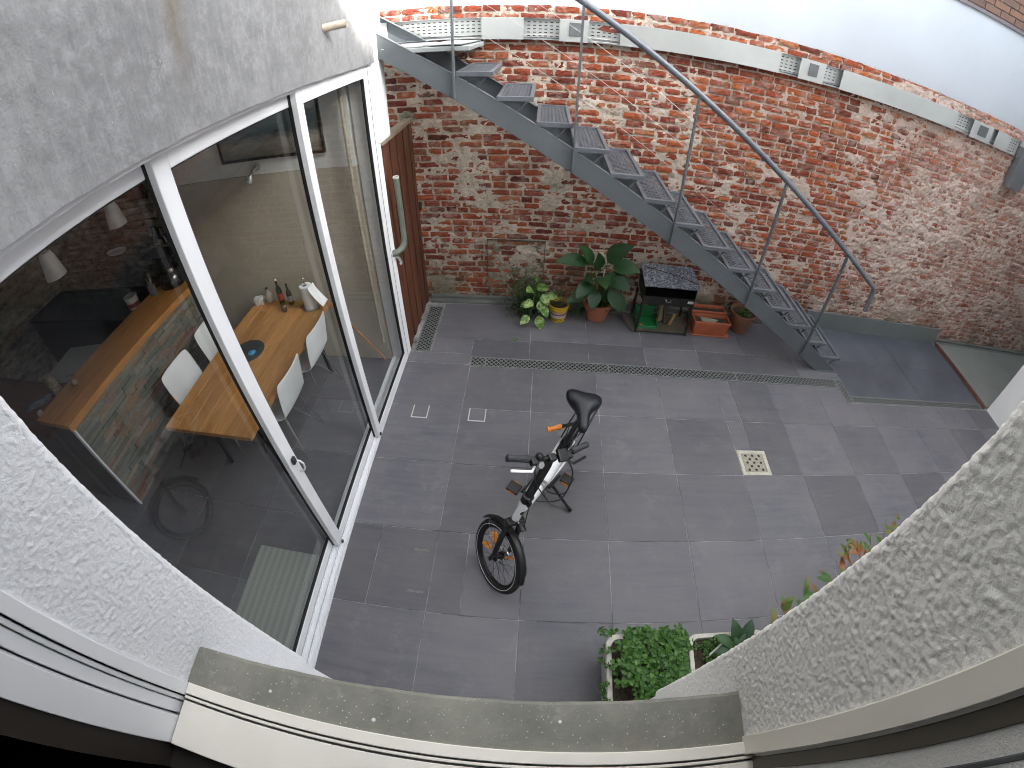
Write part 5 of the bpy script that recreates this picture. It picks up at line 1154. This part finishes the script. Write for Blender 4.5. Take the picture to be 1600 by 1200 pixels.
def wheel(c, mk, name, valve, refl):
    """20-inch wheel in the local x-z plane about c: tyre, stripe, rim, spokes, hub, disc"""
    cx, cz = c; ring = lambda r, y=0, n=48: [(cx + r*cos(2*pi*k/n), y, cz + r*sin(2*pi*k/n)) for k in range(n)]
    ty = mk().tube(ring(.2275, 0, 64), .0225, 12, closed=True).obj('wheel', M_RUBBER, bike, smooth=True, **kw_)
    for s_ in (-1, 1): mk().tube(ring(.2195, .0215*s_, 64), .0018, 6, closed=True).obj('stripe', M_REFL, ty, smooth=True, **kw_)
    mk().tube(ring(.199, 0, 64), .0125, 8, closed=True, squash=.8).obj('rim', M_BBLK, ty, smooth=True, **kw_)
    g = mk()
    for k in range(28):
        a = 2*pi*k/28; s_ = 1 if k % 2 else -1; b = a + (.55 if (k // 2) % 2 else -.55)
        g.cyl((cx + .022*cos(b), .024*s_, cz + .022*sin(b)), (cx + .192*cos(a), 0, cz + .192*sin(a)), .0011, n=5)
    tag(g.obj('spokes', M_BBLK, ty, **kw_), kind='stuff')
    mk().lathe([(.0, -.05), (.012, -.05), (.012, -.032), (.027, -.028), (.027, -.022), (.017, -.018), (.017, .018), (.027, .022), (.027, .028), (.012, .032), (.012, .05), (0, .05)], 20, (cx, 0, cz), (0, 1, 0)).obj('hub', M_BBLK, ty, smooth=35, **kw_)
    g = mk(); 
    g.tube(ring(.070, .036*1, 40), .0055, 6, closed=True, squash=.2)
    for k in range(5):
        a = 2*pi*k/5; g.cyl((cx + .02*cos(a), .036, cz + .02*sin(a)), (cx + .068*cos(a + .35), .036, cz + .068*sin(a + .35)), .004, n=6)
    tag(g.obj('brake_disc', M_SIL, ty, smooth=True, **kw_), kind='stuff')
    for a in refl:
        g = mk(); pts = [(cx + r_*cos(a), .0, cz + r_*sin(a)) for r_ in (.085, .10, .13, .155, .165)]
        g.tube(pts, [.012, .022, .019, .022, .012], 8, squash=.35).obj('reflector', M_ORANGE, ty, smooth=True, **kw_)
    mk().cyl((cx + .19*cos(valve), 0, cz + .19*sin(valve)), (cx + .165*cos(valve), 0, cz + .165*sin(valve)), .003, n=6).obj('valve', M_BBLK, ty, **kw_)
wheel((1.05, .25), gs, 'front', -1.1, (1.25, -2.5, 2.75))
wheel((0, .25), G, 'rear', 2.0, (.3, 2.4))
# fork, mudguards, headlight (turned with the bars)
axp = lambda z: A0 + AX * ((z - .25) / AX.z)
for s_ in (-1, 1):
    gs().tube([(1.05, .058*s_, .25), (1.035, .060*s_, .33), (axp(.48).x + .022, .056*s_, .48), (axp(.57).x + .012, .040*s_, .57)], [.013, .016, .018, .016], 10).obj('fork_leg', M_BBLK, bike, smooth=True, **kw_)
gs().obox(axp(.575) + Vector((.006, 0, 0)), (.052, .125, .034), Matrix.Rotation(-TILT, 3, 'Y')).obj('fork_crown', M_BBLK, bike, bevel=.008, seg=2, **kw_)
def mudguard(cx, cz, a0, a1, mk, r=.262, w=.029):
    g = mk(); n = 26; vs = []; fs = []
    for k in range(n + 1):
        a = a0 + (a1 - a0)*k/n; wk = w * (1 if 2 < k < n - 1 else .8)
        for u in (-1, -.6, 0, .6, 1): rr_ = r + .014*(1 - u*u); vs.append((cx + rr_*cos(a), u*wk, cz + rr_*sin(a)))
    for k in range(n):
        for j in range(4): a = k*5 + j; fs.append((a, a + 1, a + 6, a + 5))
    g.add(vs, fs); o = g.obj('mudguard', M_BBLK, bike, smooth=True, **kw_); m_ = o.modifiers.new('t', 'SOLIDIFY'); m_.thickness = .003; return o
mg_ = mudguard(1.05, .25, R(34), R(174), gs)
for s_ in (-1, 1): gs().tube([(1.05, .045*s_, .25), (1.05 - .262*cos(.5), .036*s_, .25 + .262*sin(.5))], .0018, 6).obj('mudguard_stay', M_SIL, mg_, **kw_)
mudguard(0, .25, R(20), R(200), G)
hl = gs().lathe([(0, -.03), (.018, -.026), (.024, 0), (.026, .02), (.0, .022)], 14, (axp(.61) + Vector((.075, 0, .0))), (1, 0, -.1)).obj('headlight', M_BBLK, bike, smooth=35, **kw_)
gs().lathe([(0, .001), (.023, 0)], 14, (axp(.61) + Vector((.098, 0, -.002))), (1, 0, -.1)).obj('lens', M_SIL, hl, **kw_)
gs().tube([axp(.60) + Vector((.02, 0, 0)), axp(.605) + Vector((.06, 0, 0))], .006, 6).obj('lamp_bracket', M_SIL, bike, **kw_)
# head tube with badge
hd_ = gs().tube([axp(.585), axp(.595), axp(.68), axp(.725), axp(.74)], [.024, .026, .0245, .026, .027], 18).obj('head_tube', M_BWHITE, bike, smooth=40, **kw_)
bc = axp(.665) + Vector((cos(TILT), 0, sin(TILT))) * .0245
gs().lathe([(0, .003), (.014, .002), (.016, 0), (.012, -.004)], 16, bc, (cos(TILT), 0, sin(TILT))).obj('badge', M_BBLK, hd_, smooth=True, **kw_)
gs().tube([axp(.58), axp(.588)], [.029, .029], 16).obj('headset_cup', M_BBLK, bike, **kw_)
gs().tube([axp(.742), axp(.748), axp(.757), axp(.79), axp(.795)], [.030, .033, .031, .034, .026], 16).obj('fold_clamp', M_BBLK, bike, smooth=40, **kw_)
gs().obox(axp(.778) + Vector((.03, -.012, .0)), (.05, .02, .04), Matrix.Rotation(-TILT, 3, 'Y')).obj('clamp_lever', M_BBLK, bike, bevel=.008, seg=2, **kw_)
# handlepost with lettering marks, bars
BT = Vector((.735, .034, 1.045)); P0 = axp(.79)
hpz = (BT - P0).normalized()
hpost = gs().tube([P0, P0 + (BT - P0)*.3, P0 + (BT - P0)*.85, BT], [.024, .026, .024, .018], 16).obj('handlepost', M_BBLK, bike, smooth=40, **kw_)
sidev = Vector((0, 1, 0)); fwd = sidev.cross(hpz).normalized() * 1
for k in range(6):
    c = P0 + (BT - P0) * (.22 + .085*k); gs().obox(c + sidev*.0225 + fwd*.009*(1 if k % 2 else .6), (.004, .004, .014 + .006*(k % 3)), None).obj('lettering', M_BWHITE, hpost, **kw_)
bw = .262
bar_ = gs().tube([BT + Vector((-.035, -bw, .012)), BT + Vector((-.012, -.12, .004)), BT, BT + Vector((-.012, .12, .004)), BT + Vector((-.035, bw, .012))], .0125, 12).obj('handlebar', M_BBLK, bike, smooth=True, **kw_)
gs().obox(BT, (.042, .05, .042), None).obj('bar_clamp', M_BBLK, bike, bevel=.01, seg=2, **kw_)
def on_bar(u): a = abs(u)/bw; return BT + Vector((-.035*a**1.4, u, .012*a))
for s_ in (-1, 1):
    d = (on_bar(s_*bw) - on_bar(s_*.15)).normalized()
    gs().tube([on_bar(s_*.145), on_bar(s_*.15), on_bar(s_*.19) , on_bar(s_*.24), on_bar(s_*.268), on_bar(s_*.272)], [.016, .0205, .0185, .0165, .0185, .013], 14, squash=1.12).obj('grip', M_GRIP, bike, smooth=True, **kw_)
    cl = gs().obox(on_bar(s_*.118) + Vector((.012, 0, -.004)), (.045, .04, .034), None).obj('brake_clamp', M_BBLK, bike, bevel=.008, seg=2, **kw_)
    gs().tube([on_bar(s_*.112) + Vector((.035, 0, -.012)), on_bar(s_*.14) + Vector((.062, 0, -.018)), on_bar(s_*.19) + Vector((.060, 0, -.022)), on_bar(s_*.245) + Vector((.055, 0, -.03)), on_bar(s_*.255) + Vector((.056, 0, -.031))], [.006, .0085, .008, .009, .007], 10, squash=.55).obj('brake_lever', M_BWHITE if s_ < 0 else M_BBLK, bike, smooth=True, **kw_)
bell = gs().lathe([(0, .022), (.012, .02), (.021, .010), (.023, 0), (0, 0)], 18, on_bar(-.085) + Vector((-.004, 0, .014)), (0, 0, 1)).obj('bell', M_BBLK, bike, smooth=True, **kw_)
gs().lathe([(.018, 0), (.018, .012), (0, .013)], 16, on_bar(-.098) + Vector((.036, .01, .0)), (.6, 0, .8)).obj('shifter_dial', M_SIL, bike, smooth=35, **kw_)
gs().obox(on_bar(.062) + Vector((.008, 0, .018)), (.07, .065, .022), Matrix.Rotation(.25, 3, 'Y')).obj('control_display', M_BBLK, bike, bevel=.008, seg=2, **kw_)
# cables looping from the bars to the frame
ends = [Vector((.60, .035, .57)), Vector((.70, -.035, .60)), axp(.59) + Vector((.02, .05, 0)), Vector((.55, .035, .54))]
for k, (u, e) in enumerate(((-.105, ends[0]), (.105, ends[1]), (.11, ends[3]), (-.11, ends[2]))):
    a = ST @ (on_bar(u) + Vector((.03, 0, -.01))); e_ = ST @ e if k == 3 else e; out = ST.to_3x3() @ Vector((.10, .03*(1 if u > 0 else -1), .0))
    P_ = [a, a + out*.7 + Vector((0, 0, -.05)), (a + e_)/2 + out*.8 + Vector((.0, .09 - .03*k, -.10)), e_ + Vector((.06, .03, .0)), e_]
    pts = []
    for i in range(21):
        t_ = i/20*4; j = min(int(t_), 3); f = t_ - j; p0, p1, p2, p3 = P_[max(j-1, 0)], P_[j], P_[j+1], P_[min(j+2, 4)]
        pts.append(.5*((2*p1) + (p2 - p0)*f + (2*p0 - 5*p1 + 4*p2 - p3)*f*f + (3*p1 - p0 - 3*p2 + p3)*f**3))
    G().tube(pts, .0036 if k < 3 else .003, 8).obj('brake_cable', M_BBLK, bike, smooth=True, **kw_)
# frame
hb = ST @ axp(.60)
mt = G(); sec = [(.865, .665, .028, .026), (.80, .64, .038, .036), (.62, .575, .046, .042), (.46, .515, .054, .046), (.30, .47, .050, .044)]
n = 14; vs = []; fs = []
for (x, z, a, b) in sec:
    for k in range(n): th = 2*pi*k/n; vs.append((x + .45*a*sin(th)*.9, b*1.1*cos(th), z + a*1.25*sin(th)))
for i in range(len(sec)-1): fs += [(i*n + k, i*n + (k+1) % n, (i+1)*n + (k+1) % n, (i+1)*n + k) for k in range(n)]
fs += [tuple(range(n)), tuple(range((len(sec)-1)*n, len(sec)*n))[::-1]]
mt.add(vs, fs); mtube = mt.obj('main_tube', M_BWHITE, bike, smooth=50, fix=True, **kw_)
G().obox((.645, 0, .577), (.05, .085, .12), Matrix.Rotation(-.45, 3, 'Y')).obj('fold_hinge', M_SIL, bike, bevel=.008, seg=2, **kw_)
G().tube([(.71, -.036, .62), (.55, -.040, .55)], .004, 6).obj('frame_cable', M_BBLK, mtube, **kw_)
sd_ = Vector((-.42, 0, 1)).normalized(); BBp = Vector((.43, 0, .275))
stb_ = BBp - Vector((.03, 0, 0))
G().tube([stb_, stb_ + sd_*.30], .022, 16).obj('seat_tube', M_BWHITE, bike, smooth=40, **kw_)
G().tube([stb_ + sd_*.285, stb_ + sd_*.33], .027, 16).obj('seat_clamp', M_BBLK, bike, smooth=40, **kw_)
sp_top = stb_ + sd_*.56
G().tube([stb_ + sd_*.30, sp_top], .0155, 14).obj('seatpost', M_BBLK, bike, smooth=40, **kw_)
G().obox(stb_ + sd_*.2 + Vector((-.055, 0, .0)), (.075, .07, .28), Matrix.Rotation(-.398, 3, 'Y')).obj('battery', M_BBLK, bike, bevel=.014, seg=2, **kw_)
for s_ in (-1, 1):
    G().tube([(0, .062*s_, .25), (.22, .050*s_, .262), (.40, .034*s_, .275)], [.010, .011, .012], 10).obj('chainstay', M_BWHITE, bike, smooth=True, **kw_)
    G().tube([(0, .062*s_, .25), (.15, .05*s_, .40), tuple(stb_ + sd_*.24 + Vector((-.01, .022*s_, 0)))], .0095, 10).obj('seatstay', M_BWHITE, bike, smooth=True, **kw_)
# saddle, twisted a little on its post
SP = Matrix.Translation((.155, 0, .835)) @ Matrix.Rotation(R(24), 4, 'Z')
sec = [(.150, .012, -.012, .010), (.146, .024, -.004, .028), (.12, .032, .002, .046), (.06, .036, .004, .056), (.01, .046, .004, .064), (-.025, .070, .006, .074), (-.055, .104, .007, .084), (-.09, .124, .006, .088), (-.122, .124, .001, .084), (-.146, .106, -.008, .066), (-.160, .066, -.018, .036), (-.164, .02, -.022, .012)]
n = 20; vs = []; fs = []
for i, (x, w, z, hh) in enumerate(sec):
    for k in range(n):
        th = 2*pi*k/n; c_, s_ = cos(th), sin(th); dip = .007*math.exp(-(c_/.3)**2) if (s_ > 0 and x < -.07) else 0
        xo = -.028*abs(c_)**3 if x < -.11 else 0
        vs.append((x - (.016*abs(c_) if -.15 < x < -.1 else 0), w*math.copysign(abs(c_)**.85, c_), z + (hh*.55*s_ if s_ > 0 else hh*.9*s_) - dip))
for i in range(len(sec)-1): fs += [(i*n + k, i*n + (k+1) % n, (i+1)*n + (k+1) % n, (i+1)*n + k) for k in range(n)]
fs += [tuple(range(n)), tuple(range((len(sec)-1)*n, len(sec)*n))[::-1]]
g = G(); g.T = SP; g.add(vs, fs); sad = g.obj('saddle', pm('saddle_vinyl', (.009, .011, .014), .36, var=.15, vs=20, spec=.35, bump=.0003, bs=400), bike, smooth=True, fix=True, **kw_)
sb_ = sad.modifiers.new('s', 'SUBSURF'); sb_.levels = sb_.render_levels = 1
for s_ in (-1, 1): g = G(); g.T = SP; g.tube([(.12, .018*s_, -.01), (.03, .022*s_, -.045), (-.05, .022*s_, -.045), (-.11, .04*s_, -.02)], .0035, 6).obj('saddle_rail', M_SIL, sad, **kw_)
g = G().tube([sp_top - sd_*.01, Vector((.155, 0, .80))], .018, 12); g.obj('saddle_clamp', M_BBLK, bike, **kw_)
# orange-tipped pump carried under the saddle
pa, pb = B.inverted() @ Vector((.905, -1.245, .62)), B.inverted() @ Vector((.712, -1.318, .62))
dv = (pb - pa)
for o_ in (-.012, .014): G().tube([pa + Vector((o_, 0, o_*.4)), pa + dv*.55 + Vector((o_, 0, o_*.4))], .0075, 10).obj('pump_rod', M_BBLK, bike, smooth=40, **kw_)
G().tube([pa + dv*.50, pa + dv*.53, pa + dv*.90, pa + dv*.93, pa + dv], [.013, .020, .015, .020, .020], 14).obj('pump_handle', M_ORG, bike, smooth=40, **kw_)
# carrier rack of thin black rods
for k in range(6): y = -.055 + .022*k; G().tube([(.06, y, .545), (-.26, y, .535)], .003, 6).obj('rack_rod', M_BBLK, bike, **kw_)
G().tube([(.06, -.06, .545), (-.25, -.06, .535), (-.27, -.05, .535), (-.27, .05, .535), (-.25, .06, .535), (.06, .06, .545)], .0055, 8).obj('rack_hoop', M_BBLK, bike, smooth=True, **kw_)
for s_ in (-1, 1): G().tube([(-.01, .07*s_, .26), (-.10, .062*s_, .53)], .005, 8).obj('rack_stay', M_BBLK, bike, **kw_); G().tube([(.06, .05*s_, .545), (.20, .018*s_, .52)], .005, 8).obj('rack_arm', M_BBLK, bike, **kw_)
G().obox((-.285, 0, .50), (.02, .05, .035), None).obj('tail_light', pm('tail_red', (.35, .015, .015), .3), bike, bevel=.006, seg=2, **kw_)
# cranks, pedals, chainring, kickstand
ring = [(BBp.x + .075*cos(2*pi*k/40), -.045, BBp.z + .075*sin(2*pi*k/40)) for k in range(40)]
G().tube(ring, .006, 6, closed=True, squash=.5).obj('chainring', M_BBLK, bike, **kw_)
G().lathe([(0, -.05), (.022, -.05), (.022, .05), (0, .05)], 16, BBp, (0, 1, 0)).obj('bottom_bracket', M_BBLK, bike, smooth=40, **kw_)
ca = Vector((.97, 0, .22)).normalized() * .165
for s_, a in ((-1, ca), (1, -ca)):
    e = BBp + a + Vector((0, .078*s_, 0)); G().beam(BBp + Vector((0, .06*s_, 0)), e, .022, .012, (0, 1, 0)).obj('crank', M_BBLK, bike, bevel=.003, **kw_)
    c = e + Vector((0, .058*s_, 0)); ped = G().obox(c, (.082, .088, .024), Matrix.Rotation(-.15, 3, 'Y')).obj('pedal', M_BBLK, bike, bevel=.007, seg=2, **kw_)
    for q in (-1, 1): G().obox(c + Vector((.0425*q, 0, -.006*q*.0)), (.004, .05, .014), Matrix.Rotation(-.15, 3, 'Y')).obj('reflector', M_ORANGE, ped, bevel=.001, **kw_)
Binv = B.inverted(); kf_ = Binv @ Vector((.93, -1.565, .006)); kt = Vector((.36, .03, .25))
km = kt.lerp(kf_, .55)
G().tube([kt, kt.lerp(kf_, .2), km, kt.lerp(kf_, .92), kf_], [.012, .0125, .0115, .012, .016], 12, squash=.8).obj('kickstand', M_BBLK, bike, smooth=True, **kw_)
G().obox(kt, (.05, .04, .03), None).obj('stand_mount', M_BBLK, bike, bevel=.006, **kw_)
